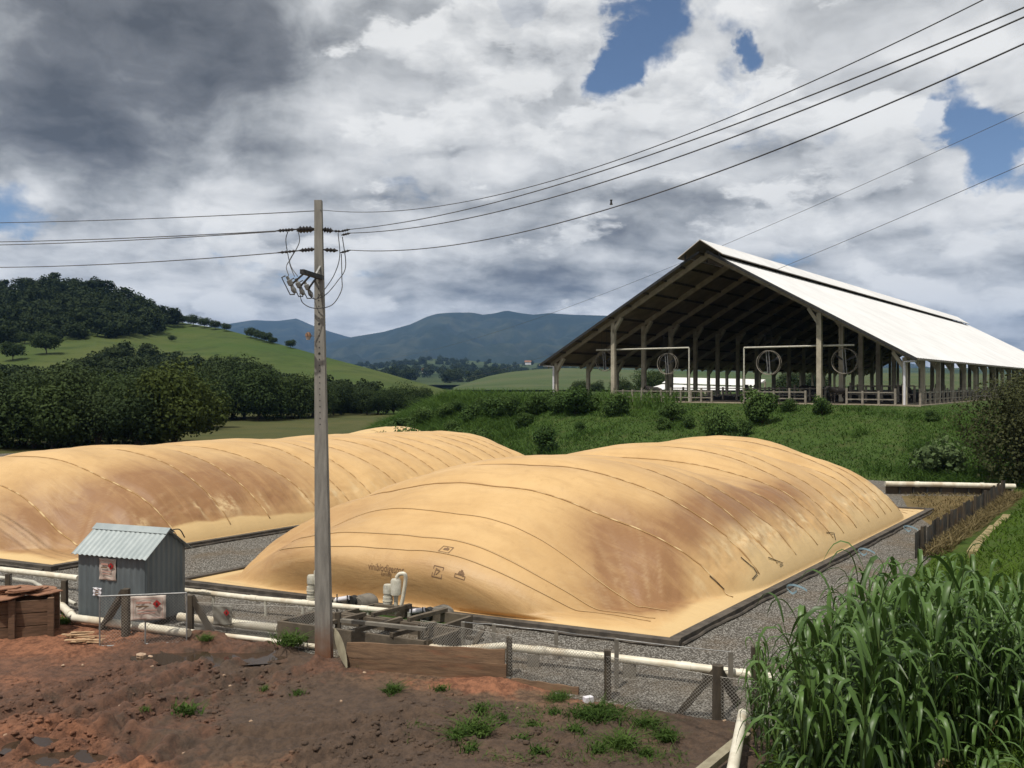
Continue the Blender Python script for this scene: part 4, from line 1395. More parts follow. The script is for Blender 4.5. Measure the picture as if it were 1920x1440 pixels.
    def make(s, root, na=200, nb=330):
        av = np.sin(np.linspace(-1, 1, na) * math.pi / 2 * 0.93) / math.sin(math.pi / 2 * 0.93)
        bv = np.linspace(0, 1, nb) ** 1.15
        A_, B_ = np.meshgrid(av, bv, indexing='ij')
        P, st, cl, cr = s.surf(A_, B_, True)
        V = P.reshape(-1, 3) - np.array(ORG[root])
        me = np_mesh('cover', V, grid_faces(na, nb), {'stain': st, 'clean': cl, 'crease_highlight': cr, 'across': (A_ + 1) / 2 * s.wid, 'along': B_ * s.len}, True)
        o = link_mesh('cover', me, MT['tarp'], root)
        # straps
        rg = np.random.default_rng(s.seed)
        for li in s.seams + getattr(s, 'lines', []):
            a = np.linspace(-0.955, 0.955, 150) if li in s.seams else np.linspace(-0.62, 0.86, 150)
            l0 = li + 0.25 * np.sin(a * 2.2 + li)
            hw = 0.020 if li in s.seams else 0.009
            p0 = s.surf(a, (l0 - hw) / s.len); p1 = s.surf(a, (l0 + hw) / s.len)
            up_ = np.array([0, 0, 0.016])
            V = np.concatenate([p0 + up_, p1 + up_]) - np.array(ORG[root])
            n = len(a); i = np.arange(n - 1)
            Fq = np.stack([i, i + 1, i + 1 + n, i + n], 1)
            ds = ((np.floor(a * 38 + rg.random() * 4 + 2 * vnoise(a * 9, a * 0 + li, 3)) % 3) == 0).astype(float) * sst(a, -0.1, 0.5)
            if li not in s.seams: ds = np.full(len(a), 0.45)
            me = np_mesh('strap', V, Fq, {'dash': np.tile(ds, 2)})
            so = link_mesh('strap', me, MT['strap'], root)
            md = so.modifiers.new('thickness', 'SOLIDIFY'); md.thickness = 0.014; md.offset = 0.0
        return o

    def rim(s, root, w=0.42):
        u1 = Vector((*((s.A - s.B) / s.wid), 0)); u2 = Vector((*(s.L / s.len), 0))
        cs = [Vector((*s.B, 0)), Vector((*s.A, 0)), Vector((*(s.A + s.L), 0)), Vector((*(s.B + s.L), 0))]
        outs = [-u2, u1, u2, -u1]
        for i in range(4):
            a, b = cs[i], cs[(i + 1) % 4]
            n = outs[i]; d = (b - a).normalized()
            MB().beam(a + n * 0.12 + Vector((0, 0, 0.06)), b + n * 0.12 + d * 0.3 + Vector((0, 0, 0.06)), 0.24, 0.20).build('ring_beam', MT['rim'], root)
            # rolled liner edge, slightly wavy
            m_ = 60
            pts = [a.lerp(b, k / m_) + n * (0.29 + 0.03 * math.sin(k * 0.9 + i)) + Vector((0, 0, 0.04 + 0.012 * math.sin(k * 2.3))) for k in range(m_ + 1)]
            MB().tube(pts, 0.042, 6).build('liner_roll', MT['rim'], root, True)


A1, B1, C1 = G(1255, 1208), G(345, 1096), G(1738, 960)
L1 = C1 - A1
bag1 = Bag(A1, B1, L1, 3.45, [4.4, 6.1, 7.9, 9.6, 11.3, 13.0, 14.6, 16.1, 17.5, 18.8, 20.1, 21.3, 22.5, 23.6, 24.6], 3, Rb=4.2, bulge=0.12, dips=((11.6, 0.21, 1.8), (18.3, 0.15, 1.2)))
bag1.lines = [1.18, 1.5, 2.3]
t1 = thing('gas_bag', 'large inflated tan gas bag with brown corner stain and printed lettering, beside the pole', 'gas bag', (A1 + B1) / 2)
bag1.make(t1, 220, 360); bag1.rim(t1)
A2 = G(97, 1068); B2 = A2 + (B1 - A1) * 1.02; L2v = L1 * 1.27
bag2 = Bag(A2, B2, L2v, 3.30, [2.2, 4.6, 6.9, 9.1, 11.2, 13.2, 15.1, 16.9, 18.6, 20.2, 21.7, 23.1, 24.4, 25.6, 26.8, 28.0, 29.2, 30.3], 8, 5.6, 4.2, 'left', 0.05, dips=((5.5, 0.03, 1.2), (10.2, 0.04, 1.4), (17.0, 0.03, 1.4)))
bag2.taper = 0.13
t2_ = thing('gas_bag', 'inflated tan gas bag behind the small metal shed, banded by many straps', 'gas bag', A2)
bag2.make(t2_, 200, 340); bag2.rim(t2_)
A3 = Vector((-9.5, 72.0, 0)); B3 = Vector((-18.3, 76.0, 0)); L3 = L1 * 0.40
bag3 = Bag(A3, B3, L3, 1.95, [3, 5.5, 8], 14, 3.5, 3.5, 'plain', 0.04)
t3_ = thing('gas_bag', 'pale yellow gas bag showing as a sliver beyond the others', 'gas bag', A3)
bag3.make(t3_, 80, 120)


# ropes dangling on the right flank, lettering and marks on the front of the right-hand bag
def bag_pixel(bag, u, v, a0=-1, a1=1, b0=0, b1=0.6):
    a = np.linspace(a0, a1, 401); b = np.linspace(b0, b1, 401)
    A_, B_ = np.meshgrid(a, b, indexing='ij')
    P = bag.surf(A_, B_)
    uu = 960 + P[..., 0] / P[..., 1] * F; vv = HZ + (CH - P[..., 2]) / P[..., 1] * F
    i = np.argmin((uu - u) ** 2 + (vv - v) ** 2)
    return A_.ravel()[i], B_.ravel()[i]


for uv in ([(1388, 1045), (1412, 1066), (1418, 1076), (1410, 1086)], [(1440, 1046), (1466, 1056), (1466, 1072)], [(1548, 998), (1562, 1000), (1566, 1014)], [(1330, 1080), (1345, 1095), (1357, 1106)]):
    pts = []
    for (u, v) in uv:
        a, b = bag_pixel(bag1, u, v, 0.3, 0.96, 0.05, 0.9)
        p = bag1.surf(np.array(a), np.array(b)); pts.append(Vector(p) + Vector((0.02, -0.02, 0.02)))
    MB().tube(pts, 0.014, 5).build('rope_end', MT['old_wood'], t1)

# writing is laid on the skin: text outlines turned into mesh, every vertex dropped onto the bag
cs_ = [bag1.surf(np.linspace(-0.6, 0.6, 7), np.full(7, 0.05))]
u1n = (bag1.A - bag1.B) / bag1.wid


def print_on_bag(name, verts, faces, u, v, material, lift=0.012):
    """verts in metres: x to the right, y up the skin"""
    a0, b0 = bag_pixel(bag1, u, v, -0.8, 0.6, 0.0, 0.5)
    # arc-length table up the skin at this a
    bs = np.linspace(max(0.0, b0 - 0.06), b0 + 0.09, 600)
    P = bag1.surf(np.full(600, a0), bs)
    arc = np.concatenate([[0], np.cumsum(np.linalg.norm(np.diff(P, axis=0), axis=1))])
    s0 = np.interp(b0, bs, arc)
    Vn = np.array(verts, float)
    a = a0 + Vn[:, 0] * 2 / bag1.wid
    b = np.interp(s0 + Vn[:, 1], arc, bs)
    p = bag1.surf(a, b)
    e = 1e-3
    pa = bag1.surf(a + e, b) - p; pb = bag1.surf(a, b + e) - p
    nn = np.cross(pa, pb); nn /= np.linalg.norm(nn, axis=1, keepdims=True)
    p = p + nn * lift - np.array(ORG[t1])
    me = bpy.data.meshes.new(name); me.from_pydata([tuple(q) for q in p], [], faces); me.update()
    return link_mesh(name, me, material, t1)


def text_mesh(txt, size):
    cu = bpy.data.curves.new('txt', 'FONT'); cu.body = txt; cu.size = size; cu.resolution_u = 3
    o = bpy.data.objects.new('txt', cu); COL.objects.link(o)
    dg_ = bpy.context.evaluated_depsgraph_get(); dg_.update()
    me = bpy.data.meshes.new_from_object(o.evaluated_get(dg_))
    bm = bmesh.new(); bm.from_mesh(me)
    bmesh.ops.triangulate(bm, faces=bm.faces)
    vs = [tuple(v_.co) for v_ in bm.verts]; fs = [[v_.index for v_ in f.verts] for f in bm.faces]
    bm.free()
    bpy.data.objects.remove(o); bpy.data.curves.remove(cu); bpy.data.meshes.remove(me)
    return np.array(vs), fs


vs, fs = text_mesh('vinibiodigestor', 0.20); vs[:, 1] *= 1.35
vs[:, 0] *= 1.12 / (vs[:, 0].max() - vs[:, 0].min())
print_on_bag('lettering', vs, fs, 690, 1067, MT['ink'])
vs, fs = text_mesh('sansuy', 0.13); vs[:, 1] *= 1.3
print_on_bag('lettering', vs, fs, 714, 1078, MT['ink'])


def outline(w, h, t, extra):
    vs, fs = [], []
    def q(x0, y0, x1, y1, sk=0):
        o = len(vs); vs.extend([(x0, y0), (x1, y0), (x1 + sk, y1), (x0 + sk, y1)]); fs.append((o, o + 1, o + 2, o + 3))
    q(-w, -h, w, -h + t); q(-w, h - t, w, h); q(-w, -h + t, -w + t, h - t); q(w - t, -h + t, w, h - t)
    for e in extra: q(*e)
    return [(x, y, 0) for x, y in vs], fs


vs, fs = outline(0.15, 0.15, 0.022, [(-0.09, -0.10, -0.06, 0.09, 0.03), (-0.03, 0.03, 0.05, 0.06), (-0.04, -0.08, -0.01, 0.03, 0.09)]); print_on_bag('printed_mark', vs, fs, 820, 1072, MT['ink'])
vs, fs = outline(0.16, 0.13, 0.02, [(-0.07, -0.03, 0.08, 0.05), (-0.02, 0.05, 0.03, 0.08)]); print_on_bag('printed_mark', vs, fs, 836, 1031, MT['ink'])
vs, fs = outline(0.15, 0.05, 0.018, [(-0.08, 0.06, 0.05, 0.14, 0.02), (-0.03, 0.15, 0.03, 0.18), (0.06, 0.02, 0.1, 0.11)]); print_on_bag('printed_mark', vs, fs, 862, 1082, MT['ink'])
# ------------------------------------------------------------------ utility pole and lines
E1 = Vector((A1.x - B1.x, A1.y - B1.y, 0)).normalized()      # along the front of the bags, left to right
E2 = Vector((L1.x, L1.y, 0)).normalized()                    # away along the bags
UP = Vector((0, 0, 1))


def mz(x, y):
    return float(mud_h(np.array([float(x)]), np.array([float(y)]))[0])


pb = G(608, 1250); PD = pb.y
ptop = px(597, 376, PD + 0.0)
pole = thing('utility_pole', 'tall tapered concrete utility pole with fuse switches, standing in the mud', 'pole', (pb.x, pb.y, 0))
ax_p = (ptop - pb).normalized()
MB().beam(pb - ax_p * 0.4, ptop, 0.345, 0.30, (0, 1, 0), 0.15, 0.13).build('shaft', MT['pole'], pole)
pz = lambda v, off=0.0: pb.lerp(ptop, (1250 - v) / (1250 - 376)) + Vector((off, 0, 0))
pw = lambda v: 0.345 + (0.15 - 0.345) * (1250 - v) / (1250 - 376)
rg = np.random.default_rng(4)
for v in list(range(520, 800, 11)):
    p = pz(v); d_ = 0.30 + (0.13 - 0.30) * (1250 - v) / 874
    r_ = 0.028 if v in (608, 663) else 0.014
    MB().tube([p + Vector((0, -d_ / 2 - 0.004, 0)), p + Vector((0, -d_ / 2 + 0.02, 0))], r_ * 0.9, 8).build('bolt_hole', MT['black'], pole)


def insulator(p0, p1, r=0.055, sheds=4, name='insulator'):
    p0, p1 = Vector(p0), Vector(p1)
    pts, rs = [], []
    n = sheds * 2 + 1
    for k in range(n):
        t = 0.15 + 0.7 * k / (n - 1)
        pts.append(p0.lerp(p1, t)); rs.append(r if k % 2 else r * 0.5)
    pts = [p0] + pts + [p1]; rs = [0.012] + rs + [0.012]
    return MB().tube(pts, rs, 8).build(name, MT['insul'], pole, True)


def pp(u, v, dD=0.0):
    return px(u, v, PD + dD)


# strain insulators left and right, two levels
insulator(pp(590, 429), pp(555, 430), 0.07); insulator(pp(590, 431, 0.35), pp(556, 433, 0.35), 0.06)
insulator(pp(556, 430), pp(517, 433), 0.04, 5); insulator(pp(592, 467), pp(560, 470), 0.05); insulator(pp(560, 470), pp(520, 474), 0.032, 4)
insulator(pp(604, 430), pp(625, 433), 0.065, 3); insulator(pp(625, 433), pp(640, 434), 0.03, 2); insulator(pp(606, 468), pp(634, 470), 0.05, 3)
insulator(pp(638, 434), pp(656, 430), 0.030, 3); insulator(pp(640, 441, -0.3), pp(657, 437, -0.3), 0.030, 3); insulator(pp(638, 474), pp(657, 469), 0.030, 3)
# side arm with the three fuse switches
armA, armB = pp(604, 521), pp(566, 509, -0.9)
MB().beam(armA, armB, 0.09, 0.09).build('side_arm', MT['steel_dark'], pole)
MB().beam(pp(603, 495), pp(590, 519, -0.35), 0.04, 0.03).build('arm_brace', MT['galv'], pole)
for k in range(3):
    c = pp(546 + 16 * k, 534 + 4 * k, -0.7 + 0.45 * k)
    d = Vector((0.16, 0.05, -0.34))
    fs_ = MB().tube([c - d * 0.5, c - d * 0.3, c - d * 0.25, c, c + d * 0.05, c + d * 0.3, c + d * 0.5], [0.03, 0.03, 0.055, 0.055, 0.03, 0.055, 0.03], 8).build('fuse_switch', MT['porcelain'], pole, True)
    o_ = Vector((-0.10, -0.03, -0.03))
    MB().tube([c - d * 0.55 + o_ * 0.2, c - d * 0.5 + o_, c + d * 0.5 + o_, c + d * 0.55 + o_ * 0.2], 0.014, 6).build('fuse_tube', MT['steel_dark'], fs_)
    MB().beam(c, armB.lerp(armA, 0.15 + 0.3 * k), 0.03, 0.03).build('switch_bracket', MT['steel_dark'], fs_)


def curve(pts, r, n=24, name='jumper_cable', material=None, parent=None, sides=6):
    pts = [Vector(p) for p in pts]
    P = [pts[0] * 2 - pts[1]] + pts + [pts[-1] * 2 - pts[-2]]
    out = []
    for i in range(1, len(P) - 2):
        for k in range(n):
            t = k / n
            a, b, c, d = P[i - 1], P[i], P[i + 1], P[i + 2]
            out.append(0.5 * ((2 * b) + (c - a) * t + (2 * a - 5 * b + 4 * c - d) * t * t + (3 * b - a - 3 * c + d) * t ** 3))
    out.append(P[-2])
    return MB().tube(out, r, sides).build(name, material or MT['wire'], parent, True)


JW = 0.0095
curve([pp(540, 433), pp(536, 450), pp(540, 478), pp(546, 500), pp(558, 518, -0.3)], JW, 8, parent=pole)
curve([pp(559, 432), pp(561, 455), pp(545, 485), pp(537, 500), pp(541, 516, -0.6)], JW, 8, parent=pole)
curve([pp(552, 472), pp(543, 490), pp(548, 508), pp(552, 518, -0.2)], JW, 8, parent=pole)
curve([pp(562, 550, -0.5), pp(568, 568, -0.4), pp(590, 578, -0.25), pp(622, 572), pp(640, 545), pp(641, 520), pp(640, 476)], JW, 8, parent=pole)
curve([pp(578, 548, -0.3), pp(588, 560, -0.25), pp(610, 553, -0.2), pp(632, 528), pp(648, 500), pp(642, 444, -0.3)], JW, 8, parent=pole)
curve([pp(584, 550, 0.1), pp(592, 561, -0.2), pp(612, 538, -0.22), pp(628, 512), pp(637, 480), pp(634, 437)], JW, 8, parent=pole)
# little orange shade on a thin arm
MB().tube([pz(630), pp(583, 630)], 0.008, 5).build('lamp_arm', MT['wire'], pole)
lp = pp(578, 629)
MB().tube([lp + UP * 0.07, lp + UP * 0.03, lp - UP * 0.02], [0.03, 0.06, 0.068], 10).build('lamp_shade', MT['tag'], pole, True)
MB().tube([lp - UP * 0.02, lp - UP * 0.09], [0.056, 0.04], 10).build('lamp_glass', MT['sign'], pole, True)


def wire(p0, p1, mid=None, r=0.012, label='', group=None, n=60, name='power_line', ext=1.55, back=0.0):
    """hanging wire between two points; mid = (u, v) a picture point it passes through fixes the sag"""
    p0, p1 = Vector(p0), Vector(p1)
    sag = 0.0
    if mid:
        best = None
        for k in range(1, 400):
            t = k / 400
            q = p0.lerp(p1, t); u = 960 + q.x / q.y * F
            if best is None or abs(u - mid[0]) < best[0]: best = (abs(u - mid[0]), t, q)
        _, t, q = best
        zt = CH - (mid[1] - HZ) * q.y / F
        sag = (q.z - zt) / (4 * t * (1 - t))
    pts = []
    for k in range(n + 1):
        t = -back + (ext + back) * k / n          # the wire runs on past the picture edge
        pts.append(p0 + (p1 - p0) * t - UP * (sag * 4 * t * (1 - t)))
    o = MB().tube(pts, r, 5).build(name, MT['wire'], None, True)
    tag(o, label, 'cable', group)
    return o


wire(pz(393), px(1980, -70, 7.5), (1300, 247), 0.0065, 'topmost wire running from the pole head up over the barn side')
wire(pp(656, 430), px(1985, -14, 7.5), (1300, 262), 0.0085, 'upper of the two close wires leaving the right insulators of the pole')
wire(pp(657, 437, -0.3), px(1990, 1, 7.2), (1300, 285), 0.0085, 'lower of the two close wires leaving the right insulators of the pole')
wire(pp(657, 469), px(1990, 50, 7.3), (1300, 340), 0.0085, 'lowest wire on the barn side of the pole, with a small clip on it')
wire(pz(395), px(-160, 419, 26), (250, 411), 0.010, 'topmost wire running from the pole head towards the wooded hill')
wire(pp(517, 433), px(-160, 455, 26), (250, 446), 0.011, 'front one of two close wires from the left insulators of the pole')
wire(pp(517, 434, 0.35), px(-160, 461, 26.4), (250, 450), 0.011, 'rear one of two close wires from the left insulators of the pole')
wire(pp(520, 474), px(-160, 500, 26), (250, 493), 0.011, 'lowest wire from the pole towards the wooded hill')
wire(px(2050, 150, 70), px(560, 662, 420), (1290, 487), 0.026, 'thin far line passing behind the barn peak', ext=1.0, back=0.12)
wire(px(2050, 250, 62), px(560, 690, 420), (1420, 520), 0.026, 'thin far line vanishing behind the white barn roof', ext=1.0, back=0.12)
# clip on the lowest wire
c = px(1146, 379, 13.2)
b_ = MB().tube([c + UP * 0.035, c + UP * 0.01, c - UP * 0.04], [0.022, 0.012, 0.024], 8).build('wire_clip', MT['black'], None, True)
tag(b_, 'small dark clip sitting on the lowest wire', 'clip')

# ------------------------------------------------------------------ small metal shed
s0, s1 = G(147, 1166), G(272, 1181)
sx = (s1 - s0); SW = sx.length; sx.normalize(); sy = Vector((-sx.y, sx.x, 0)); SL = 1.40
shed = thing('metal_shed', 'small grey corrugated metal shed with a pale gable roof', 'shed', (s0.x, s0.y, 0))


def sp_(a, b, z):
    return Vector((s0.x, s0.y, 0)) + sx * a + sy * b + UP * z


def corr(p00, p10, h0, h1, nrm, ribs, dep=0.022, mid=None):
    """upright corrugated sheet from p00 to p10; h0,h1 heights at the ends, mid the height at the middle (gable)"""
    mb = MB(); vs, fs = [], []
    n = ribs * 4
    for k in range(n + 1):
        t = k / n
        d = (0, dep, dep, 0)[k % 4]
        hh = h0 + (h1 - h0) * t if mid is None else (h0 + (mid - h0) * t * 2 if t < 0.5 else mid + (h1 - mid) * (t - 0.5) * 2)
        p = p00.lerp(p10, t) + nrm * d
        vs += [p, p + UP * hh]
    for k in range(n):
        fs.append((2 * k, 2 * k + 2, 2 * k + 3, 2 * k + 1))
    mb.add(vs, fs)
    return mb


zE, zR = 1.80, 2.33
third = SW / 3
for k in range(3):
    corr(sp_(k * third, -0.004 * k, 0.08), sp_((k + 1) * third, -0.004 * k, 0.08), zE - 0.08, zE - 0.08, -sy, 4).build('front_sheet', MT['sheet'], shed)
corr(sp_(SW, 0, 0.08), sp_(SW, SL, 0.08), zE - 0.08, zE - 0.08, sx, 8, mid=zR - 0.1).build('gable_sheet', MT['sheet'], shed)
corr(sp_(0, SL, 0.08), sp_(0, 0, 0.08), zE - 0.08, zE - 0.08, -sx, 8, mid=zR - 0.1).build('gable_sheet', MT['sheet'], shed)
corr(sp_(SW, SL, 0.08), sp_(0, SL, 0.08), zE - 0.08, zE - 0.08, sy, 12).build('back_sheet', MT['sheet'], shed)
MB().box(sp_(SW / 2, SL / 2, 0.05), (SW + 0.1, SL + 0.1, 0.14), (sx, sy, UP)).build('base_frame', MT['steel_dark'], shed)
for sgn in (0, 1):
    mb = MB(); vs, fs = [], []
    n = 60
    for k in range(n + 1):
        a = -0.10 + (SW + 0.24) * k / n
        d = (0, 0.022, 0.022, 0)[k % 4]
        bE = -0.14 if sgn == 0 else SL + 0.14
        zl = zE - 0.075
        vs += [sp_(a, bE, zl + d), sp_(a, SL / 2, zR + d)]
    for k in range(n):
        fs.append((2 * k, 2 * k + 2, 2 * k + 3, 2 * k + 1) if sgn == 0 else (2 * k, 2 * k + 1, 2 * k + 3, 2 * k + 2))
    mb.add(vs, fs)
    rs_ = mb.build('roof_sheet', MT['sheet_roof'], shed)
    md = rs_.modifiers.new('thickness', 'SOLIDIFY'); md.thickness = 0.012
vs = []
for b, z in ((SL / 2 - 0.16, zR - 0.075), (SL / 2, zR + 0.05), (SL / 2 + 0.16, zR - 0.075)):
    vs += [sp_(-0.12, b, z), sp_(SW + 0.16, b, z)]
o_ = MB().add(vs, [(0, 1, 3, 2), (2, 3, 5, 4)]).build('ridge_cap', MT['sheet_roof'], shed)
o_.modifiers.new('thickness', 'SOLIDIFY').thickness = 0.01
curve([sp_(SW + 0.1, SL / 2 + 0.1, zR - 0.02), sp_(SW + 0.22, SL / 2 + 0.25, zR - 0.03), sp_(SW + 0.25, SL / 2 + 0.4, zR - 0.25)], 0.015, 6, 'cable_end', MT['black'], shed)


# warning signs: plate, print frame, red diamond, lines of print
def warning_sign(label, c, xax, w, h, matl, diamond=True, nrm=None, sag=0.0, frame=True):
    nrm = nrm or Vector((xax.y, -xax.x, 0))
    t = thing('warning_sign', label, 'sign', c)
    n = 14
    vs, fs = [], []
    for i in range(n + 1):
        for j in range(n + 1):
            x, y = i / n - 0.5, j / n - 0.5
            wv = 0.016 * math.sin((x * 1.4 + y * 1.8) * 7) * (0.4 + abs(y)) + sag * 0.02 * math.cos(x * 9)
            vs.append(c + xax * (x * w) + UP * (y * h) + nrm * wv)
    for i in range(n):
        for j in range(n):
            a = i * (n + 1) + j
            fs.append((a, a + n + 1, a + n + 2, a + 1))
    pl = MB().add(vs, fs).build('plate', matl, t, True)
    pl.modifiers.new('thickness', 'SOLIDIFY').thickness = 0.006
    def flat(x0, x1, y0, y1, m_, nm, off=0.024):
        MB().box(c + xax * ((x0 + x1) / 2 * w) + UP * ((y0 + y1) / 2 * h) + nrm * off, ((x1 - x0) * w, 0.004, (y1 - y0) * h), (xax, nrm, UP)).build(nm, m_, t)
    if frame:
        for (x0, x1, y0, y1) in ((-0.42, 0.42, 0.39, 0.405), (-0.42, 0.42, -0.405, -0.39), (-0.42, -0.41, -0.39, 0.39), (0.41, 0.42, -0.39, 0.39)):
            flat(x0, x1, y0, y1, MT['red_faded'], 'print_frame')
        flat(-0.34, 0.08, 0.20, 0.28, MT['red_faded'], 'print_line')
        flat(-0.34, 0.02, 0.06, 0.11, MT['ink'], 'print_line')
        flat(-0.30, 0.26, -0.10, -0.06, MT['red_faded'], 'print_line')
        flat(-0.30, 0.20, -0.22, -0.18, MT['red_faded'], 'print_line')
    if diamond:
        dc = c + xax * (0.25 * w) + UP * (0.17 * h) + nrm * 0.027
        r = 0.17 * min(w, h) * 1.0
        di = MB().hexa([dc - UP * r, dc + xax * r, dc + UP * r, dc - xax * r, dc - UP * r + nrm * 0.004, dc + xax * r + nrm * 0.004, dc + UP * r + nrm * 0.004, dc - xax * r + nrm * 0.004]).build('diamond', MT['red'], t)
        MB().tube([dc - UP * r * 0.35 + nrm * 0.006, dc + UP * r * 0.05 + nrm * 0.006, dc + UP * r * 0.45 + nrm * 0.006], [r * 0.16, r * 0.22, 0.004], 6).build('flame_mark', MT['black'], di)
    return t


def on_front(u, v, off=0.04):
    # point on the shed front plane
    d = (px(u, v, 1) - Vector((0, 0, CH)))
    n_ = -sy
    t_ = (Vector((s0.x, s0.y, 0)) - Vector((0, 0, CH))).dot(n_) / d.dot(n_)
    return Vector((0, 0, CH)) + d * t_ + n_ * off


warning_sign('square white warning sign with a red diamond on the shed wall', on_front(204, 1067), sx, 0.52, 0.54, MT['sign'])
nt_ = warning_sign('small plain white notice plate low on the shed wall', on_front(184.5, 1109), sx, 0.26, 0.20, MT['sign_white'], False, None, 0, False)
for k, yy_ in enumerate((0.05, -0.01, -0.06)):
    c = on_front(184.5, 1109)
    MB().box(c + UP * yy_ - sy * 0.02, (0.15 - 0.03 * k, 0.004, 0.022), (sx, sy, UP)).build('print_line', MT['ink'], nt_)


# ------------------------------------------------------------------ fences of the yard
def post(mb_list, u, vb, vt, w=0.13, material=None, parent=None, lean=(0, 0)):
    b = G(u, vb); b.z = -0.15
    zt_ = CH - (vt - HZ) * b.y / F
    MB().beam(b, Vector((b.x + lean[0], b.y + lean[1], zt_)), w, w, (0, 1, 0.01), w * 0.92, w * 0.92).build('post', material or MT['old_wood'], parent)
    return b


def chain_link(p0, p1, h, parent, step=0.065, r=0.0022, z0=0.0, name='chain_link_mesh'):
    p0, p1 = Vector(p0), Vector(p1)
    L_ = (p1 - p0).length; d = (p1 - p0).normalized(); nrm = Vector((-d.y, d.x, 0))
    vs, fs = [], []
    def strip(a, b, off):
        o = len(vs)
        dv = (b - a).normalized(); sv = dv.cross(nrm).normalized() * r
        vs.extend([a - sv + nrm * off, a + sv + nrm * off, b + sv + nrm * off, b - sv + nrm * off, a + nrm * (off + r * 1.6), b + nrm * (off + r * 1.6)])
        fs.extend([(o, o + 1, o + 2, o + 3), (o + 1, o + 4, o + 5, o + 2), (o + 4, o, o + 3, o + 5)])
    n = int((L_ + h) / step)
    for k in range(n):
        for sg in (1, -1):
            s_ = k * step - (h if sg > 0 else 0)
            a0, b0 = (s_, s_ + h) if sg > 0 else (s_ + 0.0, s_ - h)
            # clip to the panel
            za, zb = 0.0, h
            def at(t): return a0 + (b0 - a0) * t
            t0, t1 = 0.0, 1.0
            if a0 < 0: t0 = (0 - a0) / (b0 - a0)
            if a0 > L_: t0 = (L_ - a0) / (b0 - a0)
            if b0 > L_: t1 = (L_ - a0) / (b0 - a0)
            if b0 < 0: t1 = (0 - a0) / (b0 - a0)
            if t1 - t0 < 0.02 or t0 < 0 or t1 > 1.0001: continue
            strip(p0 + d * at(t0) + UP * (z0 + h * t0), p0 + d * at(t1) + UP * (z0 + h * t1), 0.003 * sg)
    me_ = MB(); me_.v = vs; me_.f = [list(f) for f in fs]
    o = me_.build(name, MT['mesh_wire'], parent)
    return o


# right-hand run of the fence
fr = thing('yard_fence', 'chain link fence on weathered timber posts between the mud and the gravel', 'fence', G(955, 1265))
f_pts = []
for (u, vb, vt) in ((634, 1205, 1148), (789, 1232, 1170), (955, 1266, 1194), (1139, 1311, 1219), (1416, 1365, 1212)):
    f_pts.append(post(None, u, vb, vt, 0.13, None, fr))
cpost = G(1346, 1354)
zc_top = CH - (1247 - HZ) * cpost.y / F
MB().tube([(cpost.x, cpost.y, -0.15), (cpost.x, cpost.y, zc_top)], [0.11, 0.10], 10).build('corner_post', MT['old_wood'], fr, True)
for (u, v) in ((1270, 1337), (1368, 1352)):
    b = G(u, v) ; b.z = -0.05
    if u > 1300: b = G(1385, 1318); b.z = -0.05
    MB().beam(b, Vector((cpost.x, cpost.y, zc_top - 0.05)), 0.11, 0.11).build('brace', MT['old_wood'], fr)
f_line = f_pts[:4] + [Vector((cpost.x, cpost.y, 0)), f_pts[4]]
for a, b in zip(f_line[1:-1], f_line[2:]):
    a2, b2 = Vector((a.x, a.y, 0)), Vector((b.x, b.y, 0))
    chain_link(a2 + Vector((0, -0.08, 0)), b2 + Vector((0, -0.08, 0)), 0.80, fr, 0.066, 0.0034, 0.02)
    MB().tube([a2 + Vector((0, -0.08, 0.83)), b2 + Vector((0, -0.08, 0.83))], 0.005, 5).build('line_wire', MT['mesh_wire'], fr)
# thin posts with a top wire, closer to the bag
wf = thing('wire_line', 'thin wire strung on pale slender posts in front of the gas bag', 'fence', G(1043, 1240))
wpts = []
for (u, vb, vt) in ((868, 1222, 1166), (926, 1232, 1170), (1043, 1236, 1183), (1156, 1290, 1198), (1370, 1300, 1222)):
    b = G(u, vb); zt_ = CH - (vt - HZ) * b.y / F
    MB().beam((b.x, b.y, -0.1), (b.x, b.y, zt_), 0.08, 0.08, (0, 1, 0.01)).build('slender_post', MT['concrete'], wf)
    wpts.append(Vector((b.x, b.y, zt_)))
for a, b in zip(wpts[:-1], wpts[1:]):
    MB().tube([a, a.lerp(b, 0.5) - UP * 0.015, b], 0.008, 5).build('top_wire', MT['galv'], wf)

# left-hand run: post with brace, mesh gate, post with brace
fl_ = thing('yard_fence', 'short run of fence posts beside the shed and the timber crate', 'fence', G(120, 1150))
for (u, vb, vt, w) in ((16, 1128, 1076, 0.14), (121, 1150, 1088, 0.14)):
    post(None, u, vb, vt, w, None, fl_)
a, b = G(16, 1128), G(121, 1150)
chain_link((a.x, a.y, 0), (b.x, b.y, 0), 0.7, fl_, 0.07, 0.0025, 0.05)
a = b; b = G(236, 1196)
gatep = thing('gate_post', 'leaning-braced timber gate post in front of the shed', 'post', G(236, 1198))
post(None, 236, 1198, 1104, 0.16, None, gatep)
g0 = G(236, 1198)
MB().beam(Vector((G(190, 1182).x, G(190, 1182).y, 0.0)), Vector((g0.x - 0.03, g0.y, CH - (1107 - HZ) * g0.y / F)), 0.16, 0.10).build('brace', MT['old_wood'], gatep)
gp_ = thing('gate_post', 'timber post with a slanting strut, right of the mesh gate', 'post', G(357, 1188))
g1 = post(None, 357, 1188, 1116, 0.14, None, gp_)
MB().beam(Vector((G(398, 1187).x, G(398, 1187).y, 0.0)), Vector((g1.x + 0.03, g1.y, CH - (1119 - HZ) * g1.y / F)), 0.11, 0.13).build('strut', MT['old_wood'], gp_)
